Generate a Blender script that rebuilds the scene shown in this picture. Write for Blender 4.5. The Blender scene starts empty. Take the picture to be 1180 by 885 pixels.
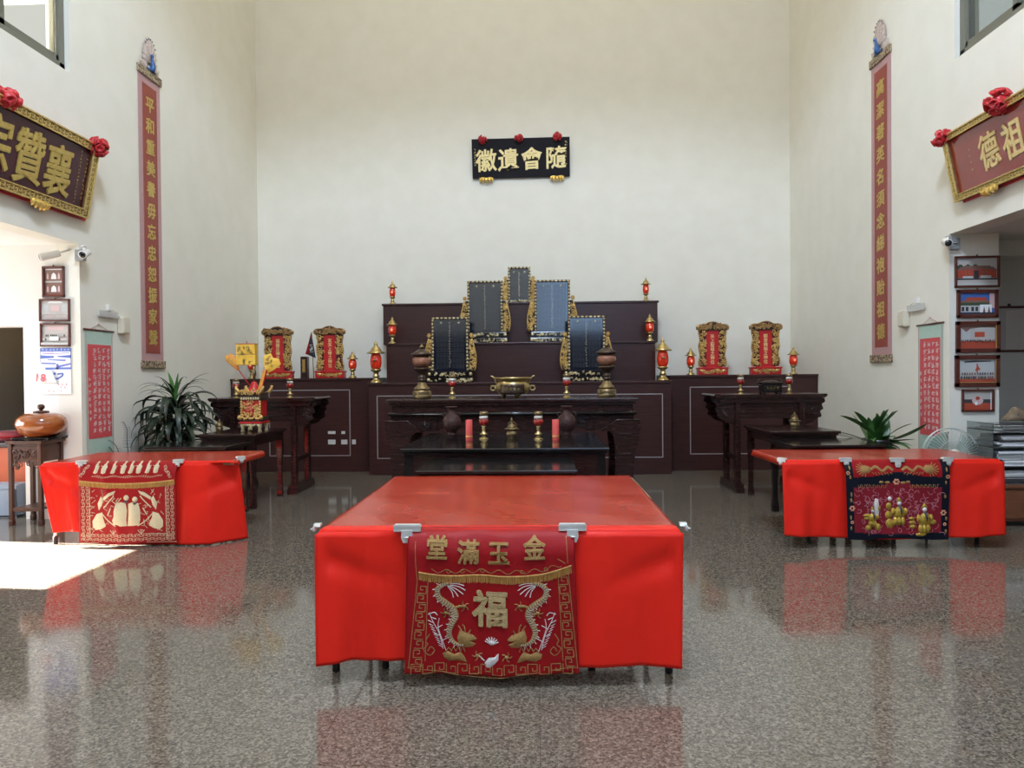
import bpy, bmesh, math, random
from mathutils import Vector, Matrix
random.seed(7)
PI = math.pi
SC = bpy.context.scene
COL = SC.collection
SUN_E, WIN_E, CEIL_E, SPOT_E, DOOR_E, EXPO = 125.0, 215.0, 345.0, 3050.0, 100.0, 0.0

# ------------------------------------------------------------------ mesh builder
def rot_between(d):
    return Vector((0, 0, 1)).rotation_difference(Vector(d).normalized()).to_matrix()

class MB:
    def __init__(s):
        s.v = []; s.f = []; s.m = []; s.sm = []
    def add(s, vs, fs, mi=0, smooth=False, T=None):
        o = len(s.v)
        s.v += [tuple(T @ Vector(p)) if T is not None else tuple(p) for p in vs]
        for f in fs:
            s.f.append([i + o for i in f]); s.m.append(mi); s.sm.append(smooth)
        return s
    def box(s, x0, x1, y0, y1, z0, z1, mi=0, b=0.0, T=None):
        if b <= 0:
            vs = [(x0,y0,z0),(x1,y0,z0),(x1,y1,z0),(x0,y1,z0),(x0,y0,z1),(x1,y0,z1),(x1,y1,z1),(x0,y1,z1)]
            return s.add(vs, [(0,3,2,1),(4,5,6,7),(0,1,5,4),(1,2,6,5),(2,3,7,6),(3,0,4,7)], mi, False, T)
        bm = bmesh.new(); bmesh.ops.create_cube(bm, size=1)
        for v in bm.verts:
            v.co = (x0+(v.co.x+.5)*(x1-x0), y0+(v.co.y+.5)*(y1-y0), z0+(v.co.z+.5)*(z1-z0))
        bmesh.ops.bevel(bm, geom=bm.edges[:], offset=b, segments=2, profile=.6, affect='EDGES')
        bm.verts.index_update()
        s.add([v.co[:] for v in bm.verts], [[v.index for v in f.verts] for f in bm.faces], mi, False, T)
        bm.free(); return s
    def lathe(s, prof, c=(0,0,0), seg=20, mi=0, smooth=True, sx=1, sy=1, T=None):
        vs = []; fs = []; n = len(prof)
        for r, z in prof:
            for k in range(seg):
                a = 2*PI*k/seg
                vs.append((c[0]+r*sx*math.cos(a), c[1]+r*sy*math.sin(a), c[2]+z))
        for i in range(n-1):
            for k in range(seg):
                fs.append((i*seg+k, i*seg+(k+1) % seg, (i+1)*seg+(k+1) % seg, (i+1)*seg+k))
        fs.append(tuple(range(seg-1, -1, -1))); fs.append(tuple((n-1)*seg+k for k in range(seg)))
        return s.add(vs, fs, mi, smooth, T)
    def tube(s, pts, r, seg=8, mi=0, T=None, smooth=True):
        pts = [Vector(p) for p in pts]; n = len(pts)
        rr = r if isinstance(r, (list, tuple)) else [r]*n
        vs = []; fs = []; prev = None
        for i, p in enumerate(pts):
            d = (pts[min(i+1, n-1)] - pts[max(i-1, 0)])
            d = d.normalized() if d.length > 1e-9 else Vector((0,0,1))
            if prev is None:
                a = d.cross(Vector((0,0,1)))
                if a.length < 1e-3: a = d.cross(Vector((0,1,0)))
                a.normalize()
            else:
                a = (prev - d*prev.dot(d)); a = a.normalized() if a.length > 1e-6 else d.orthogonal().normalized()
            prev = a; b = d.cross(a)
            for k in range(seg):
                t = 2*PI*k/seg
                vs.append(tuple(p + (a*math.cos(t)+b*math.sin(t))*rr[i]))
        for i in range(n-1):
            for k in range(seg):
                fs.append((i*seg+k, i*seg+(k+1) % seg, (i+1)*seg+(k+1) % seg, (i+1)*seg+k))
        fs.append(tuple(range(seg-1, -1, -1))); fs.append(tuple((n-1)*seg+k for k in range(seg)))
        return s.add(vs, fs, mi, smooth, T)
    def prism(s, poly, y0, y1, mi=0, T=None):
        """outline in the XZ plane pushed from y0 to y1"""
        n = len(poly)
        vs = [(x, y0, z) for x, z in poly] + [(x, y1, z) for x, z in poly]
        fs = [tuple(range(n)), tuple(range(2*n-1, n-1, -1))]
        fs += [(i, (i+n), (i+1) % n + n, (i+1) % n) for i in range(n)]
        return s.add(vs, fs, mi, False, T)
    def ball(s, c, r, mi=0, seg=12, rings=8, sx=1, sy=1, sz=1, T=None):
        prof = [(max(r*math.sin(PI*i/rings), 1e-5), -r*math.cos(PI*i/rings)*sz) for i in range(rings+1)]
        return s.lathe(prof, c, seg, mi, True, sx, sy, T)
    def grid(s, nu, nv, fn, mi=0, smooth=True, mfn=None):
        o = len(s.v)
        for j in range(nv+1):
            for i in range(nu+1):
                s.v.append(tuple(fn(i/nu, j/nv)))
        for j in range(nv):
            for i in range(nu):
                a = o+j*(nu+1)+i
                s.f.append([a, a+1, a+nu+2, a+nu+1]); s.m.append(mfn((i+.5)/nu, (j+.5)/nv) if mfn else mi); s.sm.append(smooth)
        return s
    def build(s, name, mats, parent=None, origin=(0,0,0), loc=None, rotz=0, solid=0, cat=None, label=None, group=None, kind=None, fixn=True):
        me = bpy.data.meshes.new(name)
        o = Vector(origin)
        me.from_pydata([tuple(Vector(p)-o) for p in s.v], [], s.f)
        mats = mats if isinstance(mats, (list, tuple)) else [mats]
        for m in mats: me.materials.append(m)
        me.polygons.foreach_set('material_index', s.m)
        me.polygons.foreach_set('use_smooth', s.sm)
        if fixn:
            bm = bmesh.new(); bm.from_mesh(me); bmesh.ops.recalc_face_normals(bm, faces=bm.faces); bm.to_mesh(me); bm.free()
        me.update()
        ob = bpy.data.objects.new(name, me); COL.objects.link(ob)
        ob.location = loc if loc is not None else origin
        ob.rotation_euler[2] = rotz
        if parent: ob.parent = parent
        if solid:
            md = ob.modifiers.new('thickness', 'SOLIDIFY'); md.thickness = solid; md.offset = 0
        tag(ob, label, cat, group, kind)
        return ob

def tag(o, label=None, cat=None, group=None, kind=None):
    if label: o['label'] = label
    if cat: o['category'] = cat
    if group: o['group'] = group
    if kind: o['kind'] = kind
    return o

def empty(name, loc, label, cat, group=None, rotz=0):
    o = bpy.data.objects.new(name, None); COL.objects.link(o)
    o.location = loc; o.rotation_euler[2] = rotz; o.empty_display_size = .1
    return tag(o, label, cat, group)

def copy_tree(o, parent=None):
    c = o.copy(); COL.objects.link(c)
    if parent: c.parent = parent
    for ch in list(o.children): copy_tree(ch, c)
    return c

def again(src, loc, label, rotz=None):
    c = copy_tree(src); c.location = loc; c['label'] = label
    if rotz is not None: c.rotation_euler[2] = rotz
    return c

# ------------------------------------------------------------------ materials
def mat(name, col, rough=.5, metal=0, spec=.5, col2=None, scale=8, detail=4, bump=0, bscale=60, coat=0, emit=None, estr=0,
        trans=0, stretch=(1,1,1), lo=.35, hi=.65, sheen=0, tex='noise', alpha=1, ior=1.5, coat_rough=.05):
    m = bpy.data.materials.new(name); m.use_nodes = True
    nt = m.node_tree; P = nt.nodes['Principled BSDF']; L = nt.links.new
    P.inputs['Base Color'].default_value = (*col, 1); P.inputs['Roughness'].default_value = rough
    P.inputs['Metallic'].default_value = metal; P.inputs['Specular IOR Level'].default_value = spec
    P.inputs['Coat Weight'].default_value = coat; P.inputs['Coat Roughness'].default_value = coat_rough
    P.inputs['Transmission Weight'].default_value = trans; P.inputs['IOR'].default_value = ior
    P.inputs['Sheen Weight'].default_value = sheen; P.inputs['Alpha'].default_value = alpha
    if emit:
        P.inputs['Emission Color'].default_value = (*emit, 1); P.inputs['Emission Strength'].default_value = estr
    tc = nt.nodes.new('ShaderNodeTexCoord'); mp = nt.nodes.new('ShaderNodeMapping')
    mp.inputs['Scale'].default_value = stretch; L(tc.outputs['Object'], mp.inputs['Vector'])
    def texture(sc):
        if tex == 'voronoi':
            n = nt.nodes.new('ShaderNodeTexVoronoi'); n.inputs['Scale'].default_value = sc
            L(mp.outputs[0], n.inputs['Vector']); return n.outputs['Distance']
        n = nt.nodes.new('ShaderNodeTexNoise'); n.inputs['Scale'].default_value = sc; n.inputs['Detail'].default_value = detail
        L(mp.outputs[0], n.inputs['Vector']); return n.outputs[0]
    if col2:
        r = nt.nodes.new('ShaderNodeValToRGB'); L(texture(scale), r.inputs[0])
        r.color_ramp.elements[0].position = lo; r.color_ramp.elements[0].color = (*col, 1)
        r.color_ramp.elements[1].position = hi; r.color_ramp.elements[1].color = (*col2, 1)
        L(r.outputs[0], P.inputs['Base Color'])
    if bump:
        b = nt.nodes.new('ShaderNodeBump'); b.inputs['Strength'].default_value = bump; b.inputs['Distance'].default_value = .01
        L(texture(bscale), b.inputs['Height']); L(b.outputs[0], P.inputs['Normal'])
    return m

M = {}
M['wall'] = mat('cream_plaster', (.78,.755,.67), .9, spec=.2, col2=(.81,.785,.705), scale=3, bump=.05, bscale=120)
M['white_wall'] = mat('white_plaster', (.82,.80,.76), .9, spec=.2, col2=(.84,.825,.79), scale=3, bump=.05, bscale=120)
M['grey_beam'] = mat('beam_plaster', (.66,.63,.58), .9, spec=.2, col2=(.7,.67,.62), scale=3)
M['dark_doors'] = mat('dark_door_wood', (.05,.03,.022), .6, spec=.2)
M['dark_room'] = mat('dim_room_paint', (.62,.55,.45), .9, spec=.2, col2=(.65,.58,.47), scale=2)
M['wood'] = mat('dark_altar_wood', (.023,.009,.008), .20, col2=(.029,.011,.010), scale=6, stretch=(1,4,9), coat=.1)
M['panel'] = mat('dark_brown_panel', (.040,.016,.015), .28, col2=(.052,.021,.019), scale=5, stretch=(.6,3,8), spec=.3)
M['black_lacquer'] = mat('black_lacquer', (.010,.008,.008), .13, coat=.1)
M['inlay'] = mat('pale_inlay', (.36,.33,.33), .4, metal=.3)
M['gold'] = mat('gold_leaf', (.86,.58,.14), .32, metal=.75, col2=(.93,.68,.22), scale=30)
M['gold_carve'] = mat('carved_gilt', (.85,.60,.22), .38, metal=.6, col2=(.10,.05,.02), scale=75, lo=.52, hi=.66, bump=.8, bscale=75)
M['silver_gold'] = mat('pale_gilt', (.85,.76,.50), .36, metal=.55, col2=(.10,.08,.05), scale=80, lo=.54, hi=.68, bump=.8, bscale=80)
M['gold_plain'] = mat('burnished_gilt', (.70,.47,.17), .34, metal=.7, col2=(.55,.34,.10), scale=20)
M['gilt_pale'] = mat('pale_burnished_gilt', (.78,.68,.44), .34, metal=.6, col2=(.60,.47,.24), scale=20)
M['gap'] = mat('dark_openwork_gap', (.035,.018,.012), .6)
M['antique_gold'] = mat('antique_gilt', (.45,.27,.08), .4, metal=.6, col2=(.12,.05,.02), scale=70, lo=.48, hi=.68, bump=.8, bscale=70)
M['brass'] = mat('brass', (.58,.45,.21), .28, metal=.95, col2=(.46,.35,.15), scale=20)
M['old_brass'] = mat('tarnished_brass', (.30,.22,.11), .38, metal=.85, col2=(.17,.12,.06), scale=25)
M['bronze'] = mat('dark_bronze', (.10,.065,.045), .35, metal=.7, col2=(.055,.035,.028), scale=30, bump=.5, bscale=60)
M['copper_wood'] = mat('reddish_globe', (.34,.15,.09), .4, metal=.2, col2=(.24,.10,.06), scale=50, bump=.6, bscale=60)
M['lamp_red'] = mat('red_glass_lit', (.66,.040,.012), .12, emit=(1,.09,.02), estr=.09, coat=.3, col2=(.50,.012,.008), scale=20)
M['bulb'] = mat('glowing_bulb', (1,.5,.3), .4, emit=(1,.16,.08), estr=.9)
M['goblet_red'] = mat('red_goblet_glass', (.30,.012,.008), .1, coat=.6)
M['clear'] = mat('pale_glass', (.85,.80,.72), .1, trans=.35, coat=.3)
M['cloth'] = mat('red_satin', (.74,.021,.011), .38, spec=.18, col2=(.78,.022,.012), scale=6, bump=.1, bscale=300)
M['cloth_top'] = mat('red_glossy_cover', (.42,.032,.011), .20, spec=.35, col2=(.39,.028,.010), scale=5, bump=.06, bscale=5, coat_rough=.1)
M['cloth_dark'] = mat('deep_red_satin', (.30,.006,.009), .45, spec=.2, bump=.15, bscale=250)
M['red_paint'] = mat('red_lacquer', (.50,.012,.014), .35, coat=.2)
M['thread_gold'] = mat('gold_thread', (.45,.27,.09), .5, metal=.3, col2=(.28,.15,.045), scale=220, bump=.5, bscale=250)
M['thread_pale'] = mat('pale_thread', (.70,.60,.42), .5, metal=.1, col2=(.55,.45,.28), scale=200, bump=.5, bscale=250)
M['thread_white'] = mat('silver_thread', (.80,.74,.72), .45, metal=.2, bump=.5, bscale=250)
M['fringe'] = mat('yellow_fringe', (.60,.33,.09), .6, col2=(.40,.19,.04), scale=120, stretch=(1,1,.1), bump=.4, bscale=160)
M['navy'] = mat('navy_satin', (.006,.008,.016), .5, spec=.15, bump=.1, bscale=250)
M['pad_gold'] = mat('padded_gold_cloth', (.54,.37,.05), .38, metal=.35, col2=(.34,.20,.025), scale=90, bump=.5, bscale=120)
M['pink_thread'] = mat('pink_thread', (.48,.16,.20), .55, bump=.4, bscale=250)
M['maroon_cloth'] = mat('maroon_panel_cloth', (.22,.012,.022), .5, spec=.2, bump=.1, bscale=250)
M['chrome'] = mat('bright_steel', (.74,.74,.72), .28, metal=.35, bump=.05, bscale=30)
M['leg_grey'] = mat('grey_tube', (.30,.30,.30), .4, metal=.6)
M['leg_white'] = mat('white_tube', (.75,.75,.74), .4)
M['rubber'] = mat('black_rubber', (.015,.015,.015), .6)
M['board'] = mat('plywood_top', (.33,.22,.13), .6, col2=(.28,.18,.10), scale=10)
M['plaque_black'] = mat('black_plaque', (.012,.010,.013), .5, spec=.12)
M['plaque_maroon'] = mat('maroon_plaque', (.050,.006,.012), .22, spec=.35, col2=(.060,.008,.015), scale=4)
M['plaque_red'] = mat('red_plaque', (.27,.030,.022), .10, coat=.8, col2=(.29,.034,.025), scale=4)
M['carve_yellow'] = mat('yellow_gilt_carving', (.83,.62,.17), .36, metal=.55, col2=(.30,.17,.03), scale=60, lo=.48, hi=.66, bump=.9, bscale=60)
M['pale_gold'] = mat('pale_gold_letter', (.88,.72,.36), .4, metal=.35, col2=(.80,.60,.24), scale=25)
M['olive_gold'] = mat('olive_gold_letter', (.60,.45,.13), .4, metal=.4, col2=(.50,.35,.09), scale=25)
M['rosette'] = mat('red_ribbon', (.62,.012,.022), .4, sheen=.2, col2=(.42,.008,.014), scale=30, bump=.3, bscale=60)
M['mauve'] = mat('mauve_silk', (.50,.30,.30), .55, col2=(.45,.26,.27), scale=60)
M['brick_red'] = mat('brick_red_silk', (.27,.052,.036), .55, col2=(.30,.062,.043), scale=30)
M['brocade'] = mat('brocade_band', (.42,.33,.20), .6, col2=(.10,.055,.05), scale=45, lo=.46, hi=.58, bump=.4, bscale=45)
M['feather'] = mat('pale_feather', (.66,.55,.50), .6, col2=(.42,.33,.29), scale=55)
M['blue'] = mat('blue_bird', (.03,.09,.28), .5, col2=(.06,.16,.36), scale=30)
M['dark_spot'] = mat('dark_eye_spot', (.05,.05,.07), .5)
M['green_silk'] = mat('green_scroll_silk', (.42,.58,.50), .6, col2=(.46,.62,.54), scale=40)
M['red_paper'] = mat('red_scroll_paper', (.60,.075,.085), .65, col2=(.63,.085,.095), scale=20)
M['white_ink'] = mat('white_ink', (.80,.72,.70), .6)
M['frame_wood'] = mat('red_brown_frame', (.085,.020,.014), .3, col2=(.115,.030,.02), scale=12, stretch=(1,1,6), coat=.2)
M['rosewood'] = mat('rosewood', (.080,.028,.014), .35, col2=(.050,.016,.009), scale=10, stretch=(1,1,.25), bump=.06, bscale=30)
M['bowl'] = mat('polished_burl', (.36,.105,.024), .13, coat=.7, col2=(.20,.050,.013), scale=7, stretch=(1,1,3), detail=6)
M['leaf'] = mat('deep_green_leaf', (.016,.045,.018), .35, col2=(.030,.075,.026), scale=14)
M['leaf_dark'] = mat('blackish_green_leaf', (.010,.020,.012), .38, col2=(.016,.034,.018), scale=14)
M['leaf_bright'] = mat('bright_green_leaf', (.055,.17,.030), .4, col2=(.035,.12,.022), scale=10)
M['pot'] = mat('dark_glazed_pot', (.02,.016,.015), .3, coat=.3)
M['soil'] = mat('potting_soil', (.02,.013,.009), .9, bump=.6, bscale=60)
M['cream_plastic'] = mat('cream_plastic', (.66,.61,.49), .4)
M['white_plastic'] = mat('white_plastic', (.78,.77,.73), .35)
M['grey_box'] = mat('grey_junction_box', (.30,.31,.31), .45, metal=.3)
M['glass_black'] = mat('black_lens', (.005,.005,.007), .06, coat=1)
M['clear_bar'] = mat('clear_acrylic', (.90,.90,.88), .15, trans=.4)
M['alu'] = mat('olive_grey_aluminium', (.20,.20,.165), .4, metal=.4)
M['pane'] = mat('window_glass', (.95,.97,.95), .02, trans=1, ior=1.05)
M['pane_grey'] = mat('grey_window_glass', (.55,.62,.63), .12, trans=.9, ior=1.05)
M['paper'] = mat('paper', (.82,.82,.84), .7)
M['ink_blue'] = mat('blue_print', (.10,.16,.50), .6)
M['ink_red'] = mat('red_print', (.70,.10,.14), .6)
M['ink_pink'] = mat('pink_print', (.78,.58,.64), .6)
M['yellow_paper'] = mat('gold_joss_paper', (.80,.46,.045), .5, col2=(.86,.55,.08), scale=14)
M['orange_paper'] = mat('orange_joss_paper', (.72,.27,.04), .5, col2=(.78,.36,.06), scale=14)
M['candle'] = mat('red_candle_wax', (.72,.10,.085), .4, col2=(.66,.08,.07), scale=25)
M['flag_black'] = mat('black_flag_cloth', (.014,.02,.03), .6)
M['outlet'] = mat('outlet_plate', (.60,.58,.55), .4)
M['red_cushion'] = mat('maroon_cushion', (.20,.015,.025), .6, sheen=.2)
M['orange_board'] = mat('orange_red_board', (.42,.075,.02), .5)
M['blue_crate'] = mat('blue_grey_crate', (.25,.30,.38), .5)
M['brown_cab'] = mat('brown_cabinet_wood', (.16,.055,.025), .4, col2=(.20,.075,.035), scale=6, stretch=(1,1,5))
M['acrylic'] = mat('smoky_acrylic', (.50,.55,.55), .12, trans=.8, ior=1.2)
M['paper_grey'] = mat('grey_paper', (.34,.34,.34), .7, col2=(.44,.43,.42), scale=20)
M['drift'] = mat('weathered_wood', (.26,.19,.12), .7, col2=(.16,.11,.07), scale=12, stretch=(1,1,3), bump=.4, bscale=25)
M['fan_wire'] = mat('fan_guard_wire', (.60,.64,.62), .35, metal=.2)
M['fan_blade'] = mat('pale_green_blade', (.62,.74,.68), .2, trans=.75, ior=1.1)
M['tab_black'] = mat('blue_black_tablet', (.008,.012,.024), .09, coat=.15, spec=.8)
M['tab_line'] = mat('tablet_row_line', (.045,.042,.038), .4)
M['whiteboard'] = mat('wall_board', (.66,.62,.62), .12, coat=.4)
M['wb_reflection'] = mat('board_reflection', (.84,.78,.74), .2)
M['photo_sky'] = mat('photo_grey_sky', (.48,.45,.43), .25, coat=.5)
M['photo_blue'] = mat('photo_blue_sky', (.05,.14,.42), .25, coat=.5)
M['photo_wall'] = mat('photo_pale_wall', (.50,.52,.52), .25, coat=.5)
M['photo_red'] = mat('photo_red', (.42,.07,.04), .25, coat=.5)
M['photo_roof'] = mat('photo_roof', (.22,.12,.10), .25, coat=.5)
M['photo_dark'] = mat('photo_dark', (.05,.05,.06), .25, coat=.5)
M['photo_green'] = mat('photo_trees', (.06,.09,.05), .25, coat=.5)
M['photo_pink'] = mat('photo_pale_pink', (.62,.45,.45), .25, coat=.5)

def granite():
    m = bpy.data.materials.new('polished_granite'); m.use_nodes = True
    nt = m.node_tree; P = nt.nodes['Principled BSDF']; L = nt.links.new
    tc = nt.nodes.new('ShaderNodeTexCoord')
    v = nt.nodes.new('ShaderNodeTexVoronoi'); v.inputs['Scale'].default_value = 110; L(tc.outputs['Object'], v.inputs['Vector'])
    sx = nt.nodes.new('ShaderNodeSeparateColor'); L(v.outputs['Color'], sx.inputs[0])
    n = nt.nodes.new('ShaderNodeTexNoise'); n.inputs['Scale'].default_value = 45; n.inputs['Detail'].default_value = 5; L(tc.outputs['Object'], n.inputs['Vector'])
    mx = nt.nodes.new('ShaderNodeMath'); mx.operation = 'ADD'; mx.use_clamp = True
    a = nt.nodes.new('ShaderNodeMath'); a.operation = 'MULTIPLY'; a.inputs[1].default_value = .55; L(sx.outputs[0], a.inputs[0])
    b = nt.nodes.new('ShaderNodeMath'); b.operation = 'MULTIPLY'; b.inputs[1].default_value = .45; L(n.outputs[0], b.inputs[0])
    L(a.outputs[0], mx.inputs[0]); L(b.outputs[0], mx.inputs[1])
    r = nt.nodes.new('ShaderNodeValToRGB'); L(mx.outputs[0], r.inputs[0]); e = r.color_ramp.elements
    e[0].position = .24; e[0].color = (.070,.058,.048,1); e[1].position = .82; e[1].color = (.275,.235,.190,1)
    for p, c in ((.42, (.122,.102,.080,1)), (.62, (.178,.151,.119,1))):
        q = e.new(p); q.color = c
    br = nt.nodes.new('ShaderNodeTexBrick'); br.offset = 0; br.inputs['Scale'].default_value = 1
    br.inputs['Brick Width'].default_value = .9; br.inputs['Row Height'].default_value = .9; br.inputs['Mortar Size'].default_value = .0015
    br.inputs['Color1'].default_value = (1,1,1,1); br.inputs['Color2'].default_value = (.93,.93,.93,1); br.inputs['Mortar'].default_value = (.55,.52,.5,1)
    L(tc.outputs['Object'], br.inputs['Vector'])
    mm = nt.nodes.new('ShaderNodeMix'); mm.data_type = 'RGBA'; mm.blend_type = 'MULTIPLY'; mm.inputs[0].default_value = 1
    L(r.outputs[0], mm.inputs[6]); L(br.outputs[0], mm.inputs[7]); L(mm.outputs[2], P.inputs['Base Color'])
    P.inputs['Roughness'].default_value = .085; P.inputs['IOR'].default_value = 1.6
    n2 = nt.nodes.new('ShaderNodeTexNoise'); n2.inputs['Scale'].default_value = 3; L(tc.outputs['Object'], n2.inputs['Vector'])
    bp = nt.nodes.new('ShaderNodeBump'); bp.inputs['Strength'].default_value = .012; bp.inputs['Distance'].default_value = .02
    L(n2.outputs[0], bp.inputs['Height']); L(bp.outputs[0], P.inputs['Normal'])
    return m
M['granite'] = granite()

# ------------------------------------------------------------------ writing
_gl = {}
def glyph(ch, depth=.03, bold=.012):
    k = (ch, depth, bold)
    if k not in _gl:
        cu = bpy.data.curves.new('glyph', 'FONT'); cu.body = ch; cu.extrude = depth/2; cu.offset = bold; cu.resolution_u = 3
        ob = bpy.data.objects.new('glyph', cu); COL.objects.link(ob)
        bpy.context.view_layer.update()
        me = bpy.data.meshes.new_from_object(ob.evaluated_get(bpy.context.evaluated_depsgraph_get()))
        _gl[k] = ([(v.co.x-.5, v.co.y-.385, v.co.z) for v in me.vertices], [list(p.vertices) for p in me.polygons])
        bpy.data.objects.remove(ob); bpy.data.curves.remove(cu); bpy.data.meshes.remove(me)
    return _gl[k]
def frame(o, right, up, normal):
    o, r, u, n = Vector(o), Vector(right), Vector(up), Vector(normal)
    return lambda a, b, c=0: tuple(o + r*a + u*b + n*c)
def put_glyph(mb, ch, fn, x, y, size, depth=.03, bold=.012, mi=0, sx=1, slant=0):
    vs, fs = glyph(ch, depth, min(bold, .008))
    e = max(0, bold-.006)            # heavy brush weight: the glyph laid several times, slightly shifted
    for i, (ox, oy) in enumerate(((0, 0), (e, e*.5), (-e, -e*.5), (e*.5, -e), (-e*.5, e)) if e > .003 else ((0, 0),)):
        mb.add([fn(x+(p[0]+ox)*size*sx, y+(p[1]+oy+slant*p[0])*size, (p[2]-.0015*i)*size) for p in vs], fs, mi)
def put_marks(mb, fn, x, y, size, mi=0, d=.001, rng=random):
    """an illegible brush-written character: a few crossing strokes"""
    for _ in range(4):
        a = rng.uniform(-.35, .2)*size; w = rng.uniform(.3, .6)*size; h = rng.uniform(-.42, .42)*size; t = .09*size
        if rng.random() < .45:
            q = [(a, h-t/2), (a+w, h-t/2+.08*size), (a+w, h+t/2+.08*size), (a, h+t/2)]
        else:
            h *= .3; q = [(a+w*.3-t/2, h-w*.6), (a+w*.3+t/2, h-w*.6), (a+w*.3+t/2, h+w*.6), (a+w*.3-t/2, h+w*.6)]
        vs = [fn(x+p[0], y+p[1], 0) for p in q] + [fn(x+p[0], y+p[1], d) for p in q]
        mb.add(vs, [(0,3,2,1), (4,5,6,7), (0,1,5,4), (1,2,6,5), (2,3,7,6), (3,0,4,7)], mi)

def ribbon(mb, pts, w, fn, mi=0, d=.003, closed=False):
    """a flat raised line along 2-D points, laid on the surface fn(a, b, height)"""
    n = len(pts); ws = w if isinstance(w, (list, tuple)) else [w]*n
    P = []
    for i in range(n):
        a = pts[i-1] if (i > 0 or closed) else pts[i]; b = pts[(i+1) % n] if (i < n-1 or closed) else pts[i]
        dx, dy = b[0]-a[0], b[1]-a[1]; l = math.hypot(dx, dy) or 1
        nx, ny = -dy/l*ws[i]/2, dx/l*ws[i]/2
        P.append(((pts[i][0]+nx, pts[i][1]+ny), pts[i], (pts[i][0]-nx, pts[i][1]-ny)))
    vs = []
    for a, c, b in P:
        vs += [fn(*a, .0005), fn(*c, d), fn(*b, .0005)]
    fs = []
    for i in range(n if closed else n-1):
        j = (i+1) % n
        fs += [(3*i, 3*i+1, 3*j+1, 3*j), (3*i+1, 3*i+2, 3*j+2, 3*j+1)]
    mb.add(vs, fs, mi, True)
def patch(mb, poly, fn, mi=0, d=.005):
    """a padded appliqué patch: outline with a raised middle"""
    cx = sum(p[0] for p in poly)/len(poly); cy = sum(p[1] for p in poly)/len(poly); n = len(poly)
    vs = [fn(*p, .0005) for p in poly] + [fn(cx+(p[0]-cx)*.6, cy+(p[1]-cy)*.6, d) for p in poly] + [fn(cx, cy, d*1.15)]
    fs = [(i, (i+1) % n, (i+1) % n+n, i+n) for i in range(n)] + [(i+n, (i+1) % n+n, 2*n) for i in range(n)]
    mb.add(vs, fs, mi, True)
def blob(cx, cy, rx, ry, n=12, wob=.0, rng=random):
    return [(cx+rx*math.cos(2*PI*k/n)*(1+rng.uniform(-wob, wob)), cy+ry*math.sin(2*PI*k/n)*(1+rng.uniform(-wob, wob))) for k in range(n)]
def smooth_path(pts, n=6):
    out = []
    for i in range(len(pts)-1):
        p0, p1, p2, p3 = pts[max(i-1,0)], pts[i], pts[i+1], pts[min(i+2, len(pts)-1)]
        for k in range(n):
            t = k/n
            out.append(tuple(.5*((2*p1[j])+(-p0[j]+p2[j])*t+(2*p0[j]-5*p1[j]+4*p2[j]-p3[j])*t*t+(-p0[j]+3*p1[j]-3*p2[j]+p3[j])*t**3) for j in range(len(p1))))
    out.append(tuple(pts[-1])); return out
def key_fret(mb, p0, p1, h, fn, w, mi=0, side=1):
    """a running key-fret (meander) border from p0 to p1, h high"""
    L = math.hypot(p1[0]-p0[0], p1[1]-p0[1]); n = max(1, round(L/(h*1.15))); u = L/n
    ex, ey = (p1[0]-p0[0])/L, (p1[1]-p0[1])/L; nx, ny = -ey*side, ex*side
    for k in range(n):
        q = [(0,0), (0,1), (.8,1), (.8,.3), (.4,.3), (.4,.62)] if k % 2 == 0 else [(0,1), (0,0), (.8,0), (.8,.7), (.4,.7), (.4,.38)]
        pts = [(p0[0]+ex*(k+a)*u+nx*b*h, p0[1]+ey*(k+a)*u+ny*b*h) for a, b in q]
        for i in range(len(pts)-1): ribbon(mb, [pts[i], pts[i+1]], w, fn, mi, .002)
def scrolls(mb, fn, inside, n, r, mi=0, tube_r=.005, rng=random):
    """openwork carving: curls scattered over the outline test inside(a, b)"""
    x0, x1, y0, y1 = inside[1]; c = 0; tries = 0
    while c < n and tries < n*30:
        tries += 1
        a, b = rng.uniform(x0, x1), rng.uniform(y0, y1)
        if not inside[0](a, b): continue
        c += 1; s = rng.choice((-1, 1)); ph = rng.uniform(0, 6.28); rr = r*rng.uniform(.7, 1.2)
        pts = []
        for k in range(9):
            t = k/8; ang = ph+s*t*5.2; q = rr*(1-.75*t)
            pts.append(fn(a+q*math.cos(ang), b+q*math.sin(ang), tube_r*(.5+t)))
        mb.tube(pts, [tube_r*(1.1-.4*k/8) for k in range(9)], 5, mi)

# ------------------------------------------------------------------ the hall
XL, XR, YB, CX = -4.89, 4.35, 12.35, -.28
def struct(name, mb, m, parent=None, label=None):
    return mb.build(name, m, parent, kind='structure', label=label)
struct('floor', MB().box(-9, 9, -5, 14, -.15, 0), M['granite'], label='polished grey-brown speckled granite floor')
struct('wall_back', MB().box(XL-.25, XR+.25, YB, YB+.25, 0, 10.8), M['wall'], label='tall bare cream back wall')
w = MB()
w.box(XL-.25, XL, 7.45, YB, 0, 10.8)
w.box(XL-.25, XL, -4, 7.45, 2.95, 4.73).box(XL-.25, XL, -4, 7.45, 6.3, 10.8)
w.box(XL-.25, XL, 7.34, 7.45, 4.73, 6.3).box(XL-.25, XL, -4, 5.2, 4.73, 6.3).box(XL-.25, XL, -4, -3, 0, 2.95)
struct('wall_left', w, M['wall'], label='cream left wall above the side opening')
w = MB()
w.box(XR, XR+.25, 7.65, YB, 0, 10.8)
w.box(XR, XR+.25, -4, 7.65, 2.95, 4.73).box(XR, XR+.25, -4, 7.65, 6.3, 10.8)
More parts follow.
